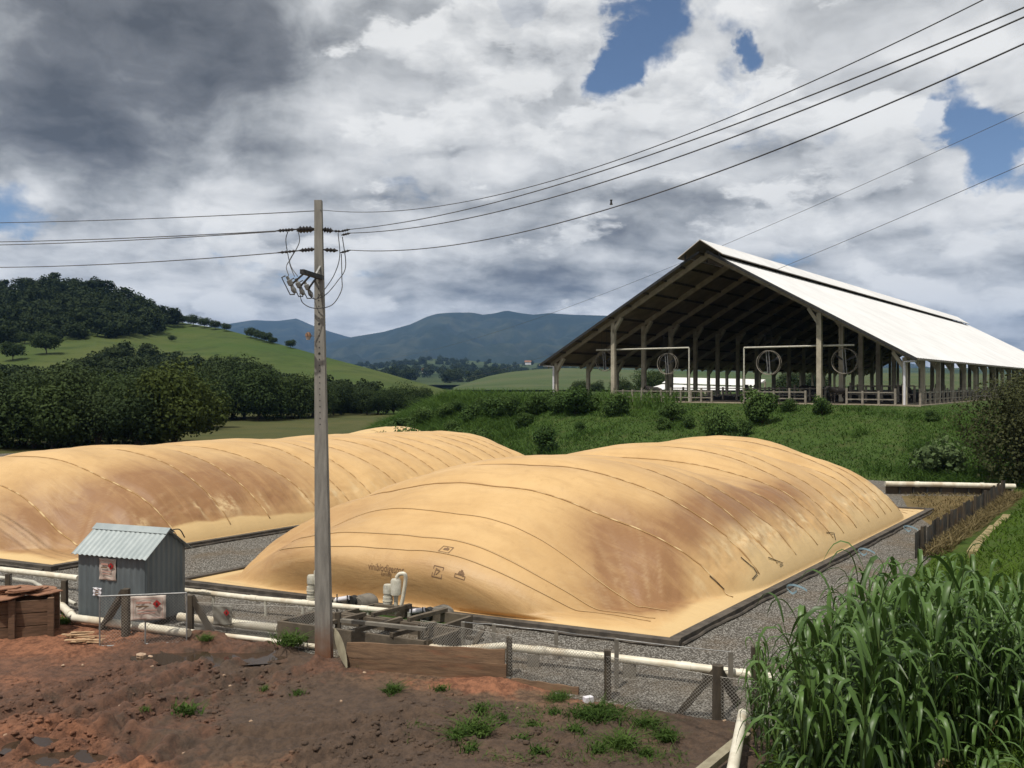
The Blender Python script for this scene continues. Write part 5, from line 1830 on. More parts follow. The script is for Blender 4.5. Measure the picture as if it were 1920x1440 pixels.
# gate standing open towards the yard
ga, gb = G(187, 1216), G(350, 1208)
ga.z = gb.z = 0.03
zg = CH - (1118 - HZ) * 20.0 / F
gate = thing('mesh_gate', 'thin tubular gate covered in wire mesh, a warning sign hung on it', 'gate', ga)
for p, q_ in ((ga, ga + UP * zg), (gb, gb + UP * zg), (ga + UP * 0.02, gb + UP * 0.02), (ga + UP * zg, gb + UP * zg), (ga.lerp(gb, 0.52), ga.lerp(gb, 0.52) + UP * zg)):
    MB().tube([p, q_], 0.017, 6).build('frame_tube', MT['galv'], gate, True)
chain_link(ga, gb, zg - 0.03, gate, 0.07, 0.0021, 0.03)
xg = (gb - ga).normalized()
gs = px(278, 1140, (ga.y + gb.y) / 2 - 0.05)
warning_sign('creased white warning sign with a red diamond hanging on the mesh gate', gs, xg, 0.76, 0.55, MT['sign'], True, None, 1.0)
# mesh between the strut post and the pole, with a grey sign
chain = thing('fence_panel', 'chain link panel between the strut post and the concrete trough', 'fence', G(420, 1195))
pA, pB = Vector((g1.x, g1.y, 0)), Vector((G(600, 1200).x, G(600, 1200).y, 0))
chain_link(pA, pB, 0.72, chain, 0.066, 0.0032, 0.02)
MB().tube([pA + UP * 0.75, pB + UP * 0.75], 0.006, 5).build('line_wire', MT['mesh_wire'], chain)
warning_sign('greyed warning sign hanging on the chain link panel', px(417, 1154, pA.lerp(pB, 0.25).y - 0.08), (pB - pA).normalized(), 0.47, 0.46, MT['sign_grey'], True, None, 1.0, False)

# ------------------------------------------------------------------ pipes
def pipe(label, uvz, r, n=12, material=None, joints=0):
    pts = [px(u, v, D) for (u, v, D) in uvz]
    t = thing('plastic_pipe', label, 'pipe', pts[0])
    pr_ = MB().tube(pts, r, n).build('pipe_run', material or MT['pvc'], t, True)
    for k in range(joints):
        i = min(len(pts) - 2, int((k + 0.5) / joints * (len(pts) - 1)))
        f_ = ((k + 0.5) / joints * (len(pts) - 1)) - i
        c = pts[i].lerp(pts[i + 1], f_); d = (pts[i + 1] - pts[i]).normalized()
        MB().tube([c - d * 0.10, c + d * 0.10], r * 1.14, n).build('coupling', material or MT['pvc'], pr_, True)
    return t


def DZ(v, z): return (CH - z) * F / (v - HZ)


t = pipe('thick cream pipe running behind the right part of the yard fence', [(948, 1213, DZ(1213, 0.34)), (1130, 1231, DZ(1231, 0.34)), (1310, 1252, DZ(1252, 0.34)), (1452, 1271, DZ(1271, 0.34))], 0.082, 14, None, 4)
for u, v in ((1000, 1219), (1180, 1237), (1330, 1255)):
    c = px(u, v, DZ(v, 0.34)); MB().box(Vector((c.x, c.y, 0.13)), (0.25, 0.14, 0.26)).build('support_block', MT['concrete'], t)
t = thing('ribbed_hose', 'ribbed cream hose joining the thick pipe behind the planks', 'hose', px(800, 1212, 19.2))
hp = []
rs = []
cp = [px(800, 1213, 19.0), px(850, 1219, 18.9), px(905, 1214, 18.9), px(948, 1211, DZ(1213, 0.36))]
for i in range(len(cp) - 1):
    for k in range(14):
        hp.append(cp[i].lerp(cp[i + 1], k / 14)); rs.append(0.085 if k % 2 else 0.070)
hp.append(cp[-1]); rs.append(0.07)
MB().tube(hp, rs, 12).build('hose_body', MT['pvc'], t, True)
pipe('thick cream pipe lying in front of the shed', [(108, 1128, DZ(1128, 0.22)), (140, 1159, DZ(1159, 0.22)), (250, 1173, DZ(1173, 0.22)), (354, 1187, DZ(1187, 0.22))], 0.095, 14, None, 2)
pipe('thick cream pipe behind the strut post reaching the concrete trough', [(336, 1156, DZ(1156, 0.2)), (430, 1168, DZ(1168, 0.2)), (522, 1178, DZ(1178, 0.2))], 0.10, 14, None, 1)
pipe('slim cream pipe lying on the mud edge left of the pole', [(356, 1184, DZ(1184, 0.1)), (480, 1198, DZ(1198, 0.1)), (600, 1213, DZ(1213, 0.1))], 0.055, 12)
t = pipe('cream gas pipe along the foot of the large bag, on short legs', [(338, 1106, DZ(1106, 0.42)), (460, 1120, DZ(1120, 0.42)), (590, 1132, DZ(1132, 0.42)), (742, 1147, DZ(1147, 0.42))], 0.07, 12, None, 4)
for u, v in ((400, 1113), (498, 1124), (568, 1130), (690, 1142)):
    c = px(u, v, DZ(v, 0.42)); MB().tube([(c.x, c.y, 0), (c.x, c.y, 0.38)], 0.04, 8).build('leg', MT['pvc_grey'], t, True)
pipe('cream pipe running level beside the far bag, ending at the shed', [(-60, 1061, DZ(1061, 0.4)), (60, 1074, DZ(1074, 0.4)), (147, 1084, DZ(1084, 0.4))], 0.085, 12)
pipe('grey-cream pipe bending down towards the shed foot', [(-60, 1076, DZ(1076, 0.45)), (20, 1085, DZ(1085, 0.45)), (62, 1091, DZ(1091, 0.45)), (100, 1112, DZ(1112, 0.30)), (142, 1133, DZ(1133, 0.15))], 0.05, 10, MT['pvc_grey'])
t = pipe('long cream pipe on top of the low wall behind the large bag', [(1660, 907, 47.5), (1780, 909, 47.3), (1903, 912, 47.0)], 0.14, 12, None, 2)


# valve stacks in front of the large bag
def valve_stack(u, v, D, label, k=1.0):
    b = px(u, v, D); b.z = 0.0
    t = thing('valve_stack', label, 'pipe stack', b)
    o1 = b - E1 * 0.17 * k
    MB().tube([o1 + UP * z for z in (0, 0.10, 0.101, 0.35, 0.351, 0.42, 0.421, 0.60, 0.601, 0.68, 0.681, 0.85, 0.90)],
              [0.11, 0.11, 0.125, 0.125, 0.105, 0.105, 0.125, 0.125, 0.105, 0.105, 0.12, 0.12, 0.10], 14).build('lower_cylinder', MT['pvc_grey'], t, True)
    for z in (0.20, 0.28, 0.50):
        MB().tube([o1 + UP * (z - 0.012), o1 + UP * (z + 0.012)], 0.134, 14).build('clamp_band', MT['pvc'], t, True)
    o2 = b + E1 * 0.07 * k
    MB().tube([o2 + UP * 0.58, o2 + UP * 0.66, o2 + UP * 0.67, o2 + UP * 1.02, o2 + UP * 1.06], [0.06, 0.07, 0.135, 0.135, 0.11], 14).build('upper_cylinder', MT['pvc_grey'], t, True)
    MB().tube([o2 + UP * 0.0, o2 + UP * 0.62], 0.055, 10).build('riser', MT['pvc_grey'], t, True)
    curve([o2 + UP * 1.10 + E1 * 0.02, o2 + UP * 1.20 + E1 * 0.12, o2 + UP * 1.16 + E1 * 0.28, o2 + UP * 0.7 + E1 * 0.22, o2 + UP * 0.28 + E1 * 0.12, o2 + UP * 0.16 + E1 * 0.05], 0.05, 6, 'bent_pipe', MT['pvc'], t, 10)
    return t


valve_stack(738, 1148, 22.2, 'grey plastic valve stack with a bent cream pipe, right of the pole')
valve_stack(594, 1134, 23.3, 'grey plastic valve stack partly hidden by the pole')


# gas outlets under the front of the bag: moulded collar and white elbow
def outlet(u, v, D, label):
    b = px(u, v, D); b.z = 0
    t = thing('gas_outlet', label, 'outlet', b)
    vs, fs = [], []
    n = 10
    for s_ in (0, 1):
        for k in range(n + 1):
            a = math.pi * k / n
            vs.append(b + E1 * (-0.27 * math.cos(a)) + UP * (0.28 + 0.20 * math.sin(a)) + E2 * (0.55 * s_))
        vs += [b + E1 * 0.29 + E2 * 0.55 * s_, b - E1 * 0.29 + E2 * 0.55 * s_]
    m_ = n + 3
    for k in range(m_):
        k2 = (k + 1) % m_
        fs.append((k, k + m_, k2 + m_, k2))
    fs.append(tuple(range(m_))); fs.append(tuple(range(m_, 2 * m_))[::-1])
    MB().add(vs, fs).build('collar', MT['concrete'], t, True)
    MB().tube([b - E2 * 0.06 - E1 * 0.05 + UP * 0.36, b + E2 * 0.1 - E1 * 0.05 + UP * 0.36], 0.15, 14).build('mouth', MT['black'], t, True)
    q0 = b - E2 * 0.04 + UP * 0.46 - E1 * 0.10
    MB().tube([q0, q0 - E1 * 0.42 - UP * 0.10], 0.062, 12).build('elbow_pipe', MT['sign_white'], t, True)
    MB().tube([q0 - E1 * 0.42 - UP * 0.10 - E2 * 0.02, q0 - E1 * 0.44 - UP * 0.30], 0.058, 12).build('elbow_end', MT['pvc_grey'], t, True)
    for dx in (0.02, 0.34):
        MB().beam(q0 - E1 * dx + UP * 0.07 - E2 * 0.06, q0 - E1 * dx - UP * 0.46 - E2 * 0.06, 0.035, 0.012, E2).build('strap', MT['black'], t)
    return t


outlet(806, 1160, 21.5, 'concrete gas outlet with white elbow under the bag, right of the valve stack')
outlet(664, 1142, 22.7, 'concrete gas outlet with white elbow under the bag, just right of the pole')

# ------------------------------------------------------------------ concrete troughs behind the pole
def trough(label, o, la, lb, h, bars, th=0.09, cover=None, fill=None):
    t = thing('concrete_trough', label, 'trough', o)
    p = lambda a, b, z: Vector((o.x, o.y, 0)) + E1 * a + E2 * b + UP * z
    for (a0, b0, a1, b1) in ((0, 0, la, 0), (0, lb, la, lb)):
        MB().hexa([p(a0, b0 - th / 2, 0), p(a1, b1 - th / 2, 0), p(a1, b1 + th / 2, 0), p(a0, b0 + th / 2, 0), p(a0, b0 - th / 2, h), p(a1, b1 - th / 2, h), p(a1, b1 + th / 2, h), p(a0, b0 + th / 2, h)]).build('long_wall', MT['trough'], t)
    for a in (0, la):
        MB().hexa([p(a - th / 2, th / 2, 0), p(a + th / 2, th / 2, 0), p(a + th / 2, lb - th / 2, 0), p(a - th / 2, lb - th / 2, 0), p(a - th / 2, th / 2, h - 0.004), p(a + th / 2, th / 2, h - 0.004), p(a + th / 2, lb - th / 2, h - 0.004), p(a - th / 2, lb - th / 2, h - 0.004)]).build('end_wall', MT['trough'], t)
    for a in bars:
        MB().beam(p(a, -0.06, h + 0.045), p(a + 0.12, lb + 0.06, h + 0.045), 0.11, 0.09).build('crossbar', MT['trough'], t)
    MB().hexa([p(0.05, 0.05, 0), p(la - 0.05, 0.05, 0), p(la - 0.05, lb - 0.05, 0), p(0.05, lb - 0.05, 0), p(0.05, 0.05, h * 0.45), p(la - 0.05, 0.05, h * 0.45), p(la - 0.05, lb - 0.05, h * 0.45), p(0.05, lb - 0.05, h * 0.45)]).build('sludge', fill or MT['slab'], t)
    return t


O1 = G(523, 1201)
trough('long low concrete trough with slanting crossbars beside the pole foot', O1, 3.9, 1.15, 0.46, (1.2, 2.2, 3.1), fill=MT['gravel'])
O2 = O1 + E1 * 0.55 + E2 * 1.35
trough('second concrete trough between the first and the valve stack', O2, 2.75, 1.05, 0.44, (0.9, 1.9), fill=MT['bank_soil'])
# loose timbers lying across the troughs and beside them
for (ua, va, ub, vb, z, w, lab) in ((640, 1163, 800, 1180, 0.66, 0.10, 'long grey batten lying across the concrete trough'), (890, 1208, 905, 1182, 0.35, 0.10, 'short dark batten leaning at the right end of the troughs'),
                                    (818, 1184, 905, 1200, 0.30, 0.12, 'dark batten lying on the gravel right of the troughs')):
    a, b = G(ua, va, z), G(ub, vb, z + 0.05)
    o = MB().beam(a, b, w, 0.07).build('timber_batten', MT['old_wood'] if 'dark' in lab else MT['concrete'])
    tag(o, lab, 'timber')

# ------------------------------------------------------------------ planks, slab, crate, litter
def plank(label, ua, va, ub, vb, D0, D1, h, th=0.05, lean=0.06, material=None):
    """board on edge: (u,v) of its two top corners"""
    a, b = px(ua, va, D0), px(ub, vb, D1)
    d = (b - a).normalized(); nrm = Vector((d.y, -d.x, 0)).normalized()
    dn = (UP * -h + nrm * lean)
    n = 10
    vs, fs = [], []
    for k in range(n + 1):
        t = k / n
        j = 0.012 * math.sin(k * 2.1 + ua)
        p = a.lerp(b, t)
        vs += [p + UP * j, p + nrm * th + UP * j, p + nrm * th + dn - UP * j * 0.6, p + dn - UP * j * 0.6]
    for k in range(n):
        o = 4 * k
        for m_ in range(4):
            m2 = (m_ + 1) % 4
            fs.append((o + m_, o + m2, o + 4 + m2, o + 4 + m_))
    fs += [(0, 3, 2, 1), (4 * n, 4 * n + 1, 4 * n + 2, 4 * n + 3)]
    o = MB().add(vs, fs).build('plank', material or MT['plank'])
    tag(o, label, 'plank')
    return o


plank('wide muddy plank on edge, the upper of the two right of the pole', 652, 1203, 948, 1217, 18.35, 17.6, 0.30)
plank('wide muddy plank on edge, the lower of the two right of the pole', 650, 1230, 950, 1244, 18.30, 17.52, 0.32, 0.05, 0.02)
plank('short plank on edge under the fence mesh, right of the wide planks', 960, 1270, 1086, 1288, 17.45, 17.0, 0.27)
# pale slab leaning on the pole
t0, t1 = px(628, 1178, 18.25), px(650, 1252, 18.05)
ax_ = (t1 - t0); Ls = ax_.length; ax_.normalize(); sd_ = Vector((0.93, -0.37, 0)); sd_ = (sd_ - ax_ * sd_.dot(ax_)).normalized(); nn = ax_.cross(sd_)
vs, fs = [], []
ws = [0.01, 0.10, 0.14, 0.155, 0.15, 0.13, 0.09, 0.03]
for k, w_ in enumerate(ws):
    p = t0 + ax_ * (Ls * k / (len(ws) - 1)); w_ *= 0.62
    vs += [p - sd_ * w_, p - nn * 0.035, p + sd_ * w_, p + nn * 0.02]
for k in range(len(ws) - 1):
    for m_ in range(4):
        m2 = (m_ + 1) % 4
        fs.append((4 * k + m_, 4 * k + 4 + m_, 4 * k + 4 + m2, 4 * k + m2))
fs += [(0, 1, 2, 3), tuple(4 * (len(ws) - 1) + q_ for q_ in (3, 2, 1, 0))]
tag(MB().add(vs, fs).build('wood_slab', MT['slab'], None, True), 'pale pointed wood slab leaning against the pole foot', 'wood slab')

# timber crate with broken clay sheets on top
cr0, cr1 = G(-36, 1209), G(100, 1198)
cx_ = (cr1 - cr0); CWd = cx_.length; cx_.normalize(); cy_ = Vector((-cx_.y, cx_.x, 0)); CDp = 0.85; CHt = 0.96
crate = thing('timber_crate', 'rough timber crate roofed with broken clay sheets, beside the shed', 'crate', (cr0.x, cr0.y, 0))
cp_ = lambda a, b, z: Vector((cr0.x, cr0.y, 0)) + cx_ * a + cy_ * b + UP * z
for a, b in ((0.06, 0.06), (CWd - 0.06, 0.06), (0.06, CDp - 0.06), (CWd - 0.06, CDp - 0.06), (0.62, 0.06)):
    MB().beam(cp_(a, b, -0.12), cp_(a, b, CHt), 0.13, 0.12, cy_).build('corner_post', MT['crate'], crate)
for side in range(4):
    for k in range(3):
        z0 = 0.03 + k * 0.30
        hh = 0.278
        j = 0.01 * math.sin(k * 3 + side)
        if side == 0: c, sz, axx = cp_(CWd / 2, 0.135 + j, z0 + hh / 2), (CWd - 0.16, 0.035, hh), (cx_, cy_, UP)
        elif side == 1: c, sz, axx = cp_(CWd / 2, CDp - 0.135, z0 + hh / 2), (CWd - 0.16, 0.035, hh), (cx_, cy_, UP)
        elif side == 2: c, sz, axx = cp_(0.135, CDp / 2, z0 + hh / 2), (0.035, CDp - 0.31, hh), (cx_, cy_, UP)
        else: c, sz, axx = cp_(CWd - 0.135, CDp / 2, z0 + hh / 2), (0.035, CDp - 0.31, hh), (cx_, cy_, UP)
        MB().box(c, sz, axx).build('board', MT['crate'], crate)
rg = np.random.default_rng(12)
for k in range(12):
    a = rg.uniform(0.15, CWd - 0.25); b = rg.uniform(0.1, CDp - 0.15)
    w_, d_ = rg.uniform(0.6, 1.0), rg.uniform(0.4, 0.7)
    z_ = CHt + 0.02 + 0.014 * k
    n = 7
    ring = []
    for q_ in range(n):
        an = 2 * math.pi * q_ / n + rg.uniform(-0.25, 0.25)
        ring.append(cp_(a + w_ * 0.5 * math.cos(an), b + d_ * 0.5 * math.sin(an), z_ + rg.uniform(-0.015, 0.02)))
    MB().add(ring + [p + UP * 0.022 for p in ring], [tuple(range(n))[::-1], tuple(range(n, 2 * n))] + [(q_, (q_ + 1) % n, n + (q_ + 1) % n, n + q_) for q_ in range(n)]).build('clay_sheet', MT['tile'], crate)

# splintered wood and stones lying on the mud
rg = np.random.default_rng(33)
for k in range(18):
    u, v = rg.uniform(122, 190), rg.uniform(1199, 1216)
    p = G(u, v); p.z = mz(p.x, p.y) + 0.015 + 0.006 * k
    a = rg.uniform(-0.35, 0.15); d = Vector((math.cos(a), math.sin(a), 0)); L_ = rg.uniform(0.25, 0.75)
    o = MB().beam(p - d * L_ / 2, p + d * L_ / 2 + UP * 0.03, rg.uniform(0.05, 0.12), 0.02, (0, 0, 1), 0.02, 0.01).build('wood_splinter', MT['straw'])
    tag(o, 'pale wood splinter in the heap on the mud before the gate', 'splinter', 'splinters heaped by the gate')


def rock(u, v, r, label, material, group=None, cat='stone', name='stone'):
    p = G(u, v); zz = mz(p.x, p.y)
    bm = bmesh.new(); bmesh.ops.create_icosphere(bm, subdivisions=2, radius=r)
    rr2 = np.random.default_rng(int(u * 7 + v))
    k3 = rr2.random(3) * 5
    for vv in bm.verts:
        c = vv.co
        s_ = 1 + 0.35 * (math.sin(c.x / r * 2.2 + k3[0]) * math.sin(c.y / r * 2.6 + k3[1]) + 0.4 * math.sin(c.z / r * 5 + k3[2]))
        vv.co = c * s_
        vv.co.z *= 0.7
    me = bpy.data.meshes.new(name); bm.to_mesh(me); bm.free()
    o = link_mesh(name, me, material)
    o.location = (p.x, p.y, zz + r * 0.35)
    return tag(o, label, cat, group)


rock(266, 1234, 0.10, 'larger of two pale stones at the puddle edge', MT['stone'])
rock(283, 1233, 0.065, 'smaller of two pale stones at the puddle edge', MT['stone'])
for (u, v) in ((285, 1266), (118, 1258), (420, 1285), (432, 1288), (548, 1260), (684, 1272), (155, 1256), (225, 1335), (560, 1390), (1105, 1322), (640, 1325), (470, 1360), (970, 1337), (10, 1388), (345, 1420), (1358, 1362)):
    rock(u, v, 0.028 + 0.012 * ((u * 7) % 5) / 5, 'small pale chip lying on the mud', MT['stone'], 'chips scattered on the mud', 'chip', 'chip')
# crumpled white carton
p = G(1103, 1320)
MB_ = MB().box(Vector((p.x, p.y, mz(p.x, p.y) + 0.05)), (0.17, 0.12, 0.10), (Vector((0.9, 0.43, 0)), Vector((-0.43, 0.9, 0)), UP))
tag(MB_.build('carton', MT['sign_white']), 'small crumpled white carton by the weeds at the fence', 'carton')

# clods of earth on the churned ground
rg = np.random.default_rng(71)
clod_mesh = []
for k in range(5):
    bm = bmesh.new(); bmesh.ops.create_icosphere(bm, subdivisions=2, radius=0.06)
    r3 = np.random.default_rng(80 + k)
    for vv in bm.verts:
        vv.co *= 1 + 0.45 * (r3.random() - 0.5); vv.co.z *= 0.65
    me = bpy.data.meshes.new('clod'); bm.to_mesh(me); bm.free(); clod_mesh.append(me)
parts_v, parts_f, base_ = [], [], 0
cx_v, cnt = [], 0
while cnt < 2600:
    u = rg.uniform(-20, 1250); v = rg.uniform(1235, 1450)
    p = G(u, v)
    if p.y > float(y_fence(np.array(p.x))) - 0.4: continue
    dr = min(float(seg_dist(np.array([p.x]), np.array([p.y]), pts_)[0]) for pts_, _ in RUTS)
    if fbm(np.array(p.x * 0.7), np.array(p.y * 0.7), 3, 61) < 0.60 - 0.22 * math.exp(-(dr / 0.5) ** 2): continue
    me = clod_mesh[rg.integers(5)]
    s_ = 0.12 + rg.uniform(0.2, 1.0) ** 2.6 * 0.8
    vv = np.array([w_.co for w_ in me.vertices]) * s_ * np.array([1.3, 1, 1])
    a = rg.random() * 6.28
    vv = np.stack([vv[:, 0] * math.cos(a) - vv[:, 1] * math.sin(a), vv[:, 0] * math.sin(a) + vv[:, 1] * math.cos(a), vv[:, 2]], 1) + np.array([p.x, p.y, mz(p.x, p.y) - 0.004])
    parts_v.append(vv); parts_f.append(np.array([list(f.vertices) for f in me.polygons]) + base_); base_ += len(vv); cnt += 1
V = np.concatenate(parts_v)
me = np_mesh('clods', V, np.concatenate(parts_f), dict(zip(('wet', 'red'), mud_attr(V[:, 0], V[:, 1]))), True)
tag(link_mesh('earth_clods', me, MT['mud']), 'clods of earth strewn over the churned mud', 'clods', None, 'stuff')

# ------------------------------------------------------------------ right side: sheet wall, kerb, pipe end, timber
w0, w1 = G(1716, 1048), G(1886, 932)
wl = thing('sheet_wall', 'low dark wall of upright sheets along the right side of the gravel', 'wall', (w0.x, w0.y, 0))
dW = (w1 - w0); LW = dW.length; dW.normalize(); nW = Vector((-dW.y, dW.x, 0))
MT['wall_sheet'] = mat('dark_wall_sheet', (0.088, 0.082, 0.074), (0.05, 0.046, 0.042), 1.2, 0.85, 0.3, 8, c3=(0.115, 0.072, 0.04), scale3=0.8)
npan = 22
for k in range(npan):
    a = w0 + dW * (LW * k / npan); b = w0 + dW * (LW * (k + 0.97) / npan)
    h_ = 0.92 + 0.06 * math.sin(k * 2.7)
    a, b = Vector((a.x, a.y, -0.05)), Vector((b.x, b.y, -0.05))
    corr(a + nW * (0.02 * (k % 2)), b + nW * (0.02 * (k % 2)), h_, h_ + 0.02, nW, 3, 0.03).build('wall_panel', MT['wall_sheet'], wl)
for k in range(8):
    p = w0 + dW * (LW * (k + 0.3) / 8) - nW * 0.07
    MB().beam((p.x, p.y, -0.1), (p.x, p.y, 1.02), 0.1, 0.1, dW).build('post', MT['old_wood'], wl)
bw = thing('end_wall', 'low brown wall under the long pipe behind the large bag', 'wall', px(1690, 925, 47.5))
ea, eb = px(1660, 910, 47.6), px(1893, 914, 47.1)
dE = Vector((eb.x - ea.x, eb.y - ea.y, 0)); LE = dE.length; dE.normalize()
MT['wall_brown'] = mat('brown_wall_sheet', (0.085, 0.062, 0.042), (0.05, 0.04, 0.03), 1.0, 0.9, 0.3, 8)
for k in range(9):
    c = Vector((ea.x, ea.y, 0)) + dE * (LE * (k + 0.5) / 9)
    MB().box(c + UP * 0.22, (LE / 9 - 0.03, 0.06, 0.62), (dE, Vector((-dE.y, dE.x, 0)), UP)).build('wall_panel', MT['wall_brown'], bw)
    MB().beam(c + dE * LE / 18 - UP * 0.1 - Vector((0, 0.06, 0)), c + dE * LE / 18 + UP * 0.56 - Vector((0, 0.06, 0)), 0.1, 0.08, dE).build('post', MT['steel_dark'], bw)
# yellowish kerb stones between the dry gap and the lawn
kb = thing('kerb', 'row of yellowish kerb stones along the lawn edge', 'kerb', G(1830, 1030, 0.4))
ka, kb2 = px(1822, 1036, 27.5), px(1888, 968, 37.5)
for k in range(9):
    a, b = ka.lerp(kb2, k / 9), ka.lerp(kb2, (k + 0.95) / 9)
    for p in (a, b):
        p.z = float(bank_h(np.array(p.x), np.array(p.y))) + 0.07
    MB().beam(a, b, 0.28, 0.22).build('kerb_stone', MT['kerb'], kb)
# pale pipe and timber at the near corner of the fence
t = thing('plastic_pipe', 'cream pipe sloping down out of the tall grass at the near fence corner', 'pipe', px(1386, 1340, 14.6))
MB().tube([px(1393, 1338, 14.8), px(1368, 1475, 11.6)], [0.085, 0.085], 14).build('pipe_run', MT['pvc'], t, True)
o = MB().beam(px(1400, 1378, 14.0), px(1310, 1452, 12.9), 0.16, 0.10).build('timber_beam', MT['slab'])
tag(o, 'squared pale timber lying beside the sloping cream pipe', 'timber')
# pale blue strap ends on the gravel
for (u, v, lab) in ((1500, 1116, 'curl of pale blue plastic on the gravel, nearest the fence corner'), (1630, 1044, 'curl of pale blue plastic on the gravel beside the middle of the bag'), (1712, 999, 'curl of pale blue plastic on the gravel near the far end of the bag')):
    p = G(u, v)
    pts = [p + Vector((0.22 * math.cos(a) - 0.02 * k_, 0.22 * math.sin(a), 0.06 + 0.16 * abs(math.sin(a * 0.7)))) for k_, a in enumerate(np.linspace(0.2, 5.2, 14))]
    vs, fs = [], []
    for k_, q_ in enumerate(pts):
        vs += [q_, q_ + UP * 0.06, q_ + Vector((0, 0.02, 0.05)), q_ + Vector((0, 0.02, -0.0))]
    for k_ in range(len(pts) - 1):
        for m_ in range(4):
            m2 = (m_ + 1) % 4
            fs.append((4 * k_ + m_, 4 * k_ + m2, 4 * k_ + 4 + m2, 4 * k_ + 4 + m_))
    tag(MB().add(vs, fs).build('plastic_curl', MT['blue'], None, True), lab, 'plastic strip')
# ------------------------------------------------------------------ plants of the embankment
rg = np.random.default_rng(44)
n = 70000
s = rg.uniform(0.10, 0.86, n); t = rg.uniform(0.0, 1.02, n)
x, y, z = emb(s, t)
keep = (np.hypot(x, y) < 175)
P = np.stack([x, y, z], 1)[keep]
nz = fbm(P[:, 0] * 0.35, P[:, 1] * 0.35, 4, 71)
tk = t[keep]
hh = (0.16 + 0.50 * sst(nz, 0.5, 0.8) + 0.45 * sst(-P[:, 0], -6, 6)) * (1 - 0.75 * sst(tk, 0.75, 0.95) * sst(P[:, 0], -2, 6))
tint = np.clip(0.25 + 0.9 * (fbm(P[:, 0] * 0.18, P[:, 1] * 0.18, 4, 72) - 0.35) + 0.3 * rg.random(len(P)), 0, 1)
stuff_mesh('bank_grass', [blades(P, 1.0, 0.075, rg, tint, 0.35)] if False else
           [(lambda b: b)(blades(P, hh, 0.07, rg, tint, 0.45))], MT['grass'], 'rough green grass covering the embankment below the barn', 'grass')


def make_bush(name, label, w, h, seed, nleaf, size, material, group=None, nblob=10, flat=0.9, elong=1.6, stems=5):
    rng = np.random.default_rng(seed)
    root = thing(name, label, 'bush', (0, 0, 0), group)
    V, Fq, T, blobs = crown(rng, w, h, 0.0, nblob, nleaf, size, flat)
    V[:, 2] = np.maximum(V[:, 2], 0.02)
    link_mesh('foliage', np_mesh('foliage', V, Fq, {'tint': T}), material, root)
    mb = MB()
    for c, r in blobs[:stems]:
        c = Vector(c)
        mb.tube([(c.x * 0.1, c.y * 0.1, -0.2), (c.x * 0.5, c.y * 0.5, c.z * 0.5), tuple(c)], [0.03 * w / 2, 0.022 * w / 2, 0.01], 5)
    mb.build('stems', MT['trunk'], root, True)
    return root


def on_emb(u, v):
    """foot of a plant seen at (u, v) on the embankment"""
    ss, tt = np.meshgrid(np.linspace(0.05, 0.95, 500), np.linspace(0, 1.05, 220), indexing='ij')
    x, y, z = emb(ss, tt)
    uu = 960 + x / y * F; vv = HZ + (CH - z) / y * F
    i = np.argmin((uu - u) ** 2 + (vv - v) ** 2)
    return Vector((x.ravel()[i], y.ravel()[i], z.ravel()[i] - 0.05))


GB = 'bushes growing on the embankment'
bl = 'round leafy green bush on the embankment below the barn'
pb_ = [make_bush('leafy_bush', bl, 2.6, 2.2, 300 + i, 2200, 0.13, MT['bush'], GB, 13) for i in range(3)]
spots = [(1080, 776, 1.25), (1158, 778, 1.05), (1050, 775, 0.9), (1028, 850, 1.1), (985, 800, 0.7), (1345, 822, 1.0), (1375, 826, 0.8), (1425, 792, 1.2), (1262, 790, 0.8), (1245, 806, 0.6),
         (1540, 778, 0.8), (845, 812, 0.7), (730, 815, 0.8), (760, 806, 0.9), (795, 795, 1.0), (835, 786, 1.0), (880, 790, 1.0), (925, 786, 1.0), (965, 782, 1.05), (1005, 778, 1.0),
         (1290, 800, 0.5), (1090, 812, 0.5), (1395, 815, 0.6), (1480, 772, 0.55), (1750, 790, 0.45), (860, 775, 0.9), (905, 772, 0.8), (940, 772, 0.8), (745, 822, 0.6), (712, 822, 0.6), (1030, 772, 0.9), (1105, 770, 0.9)]
BL = {0: (bl, GB), 1: ('leafy bush in the overgrown left end of the embankment', 'bushes at the left end of the embankment'), 2: ('leafy bush on top of the embankment at the barn floor edge', 'bushes at the barn floor edge')}
for i, (u, v, s_) in enumerate(spots):
    p = on_emb(u, v)
    row = 1 if u < 1010 else (2 if v < 795 else 0)
    if i < 3:
        o = pb_[i]
        pb_[i].location = p; pb_[i].scale = (s_,) * 3; pb_[i].rotation_euler = (0, 0, i)
    else:
        o = copy_tree(pb_[i % 3], p, i * 1.7, (s_ * rg.uniform(0.9, 1.15), s_ * rg.uniform(0.9, 1.15), s_ * rg.uniform(0.85, 1.15)))
for o in [q for q in COL.objects if q.name.startswith('leafy_bush')]:
    uu_ = 960 + o.location.x / o.location.y * F; vv_ = HZ + (CH - o.location.z) / o.location.y * F
    o['label'], o['group'] = BL[1 if uu_ < 1010 else (2 if vv_ < 795 else 0)]
for i, (u, D_, s_) in enumerate([(712, 69.5, 1.0), (738, 70, 1.1), (766, 69, 1.15), (795, 69.5, 1.1), (826, 70, 1.15), (858, 70, 1.1), (892, 69.5, 1.1)]):
    p = px(u, 800, D_); p.z = -0.05
    copy_tree(pb_[i % 3], p, i * 2.1, s_, 'leafy bush in the hedge between the pale gas bag and its banded neighbour', 'hedge bushes beside the pale bag')
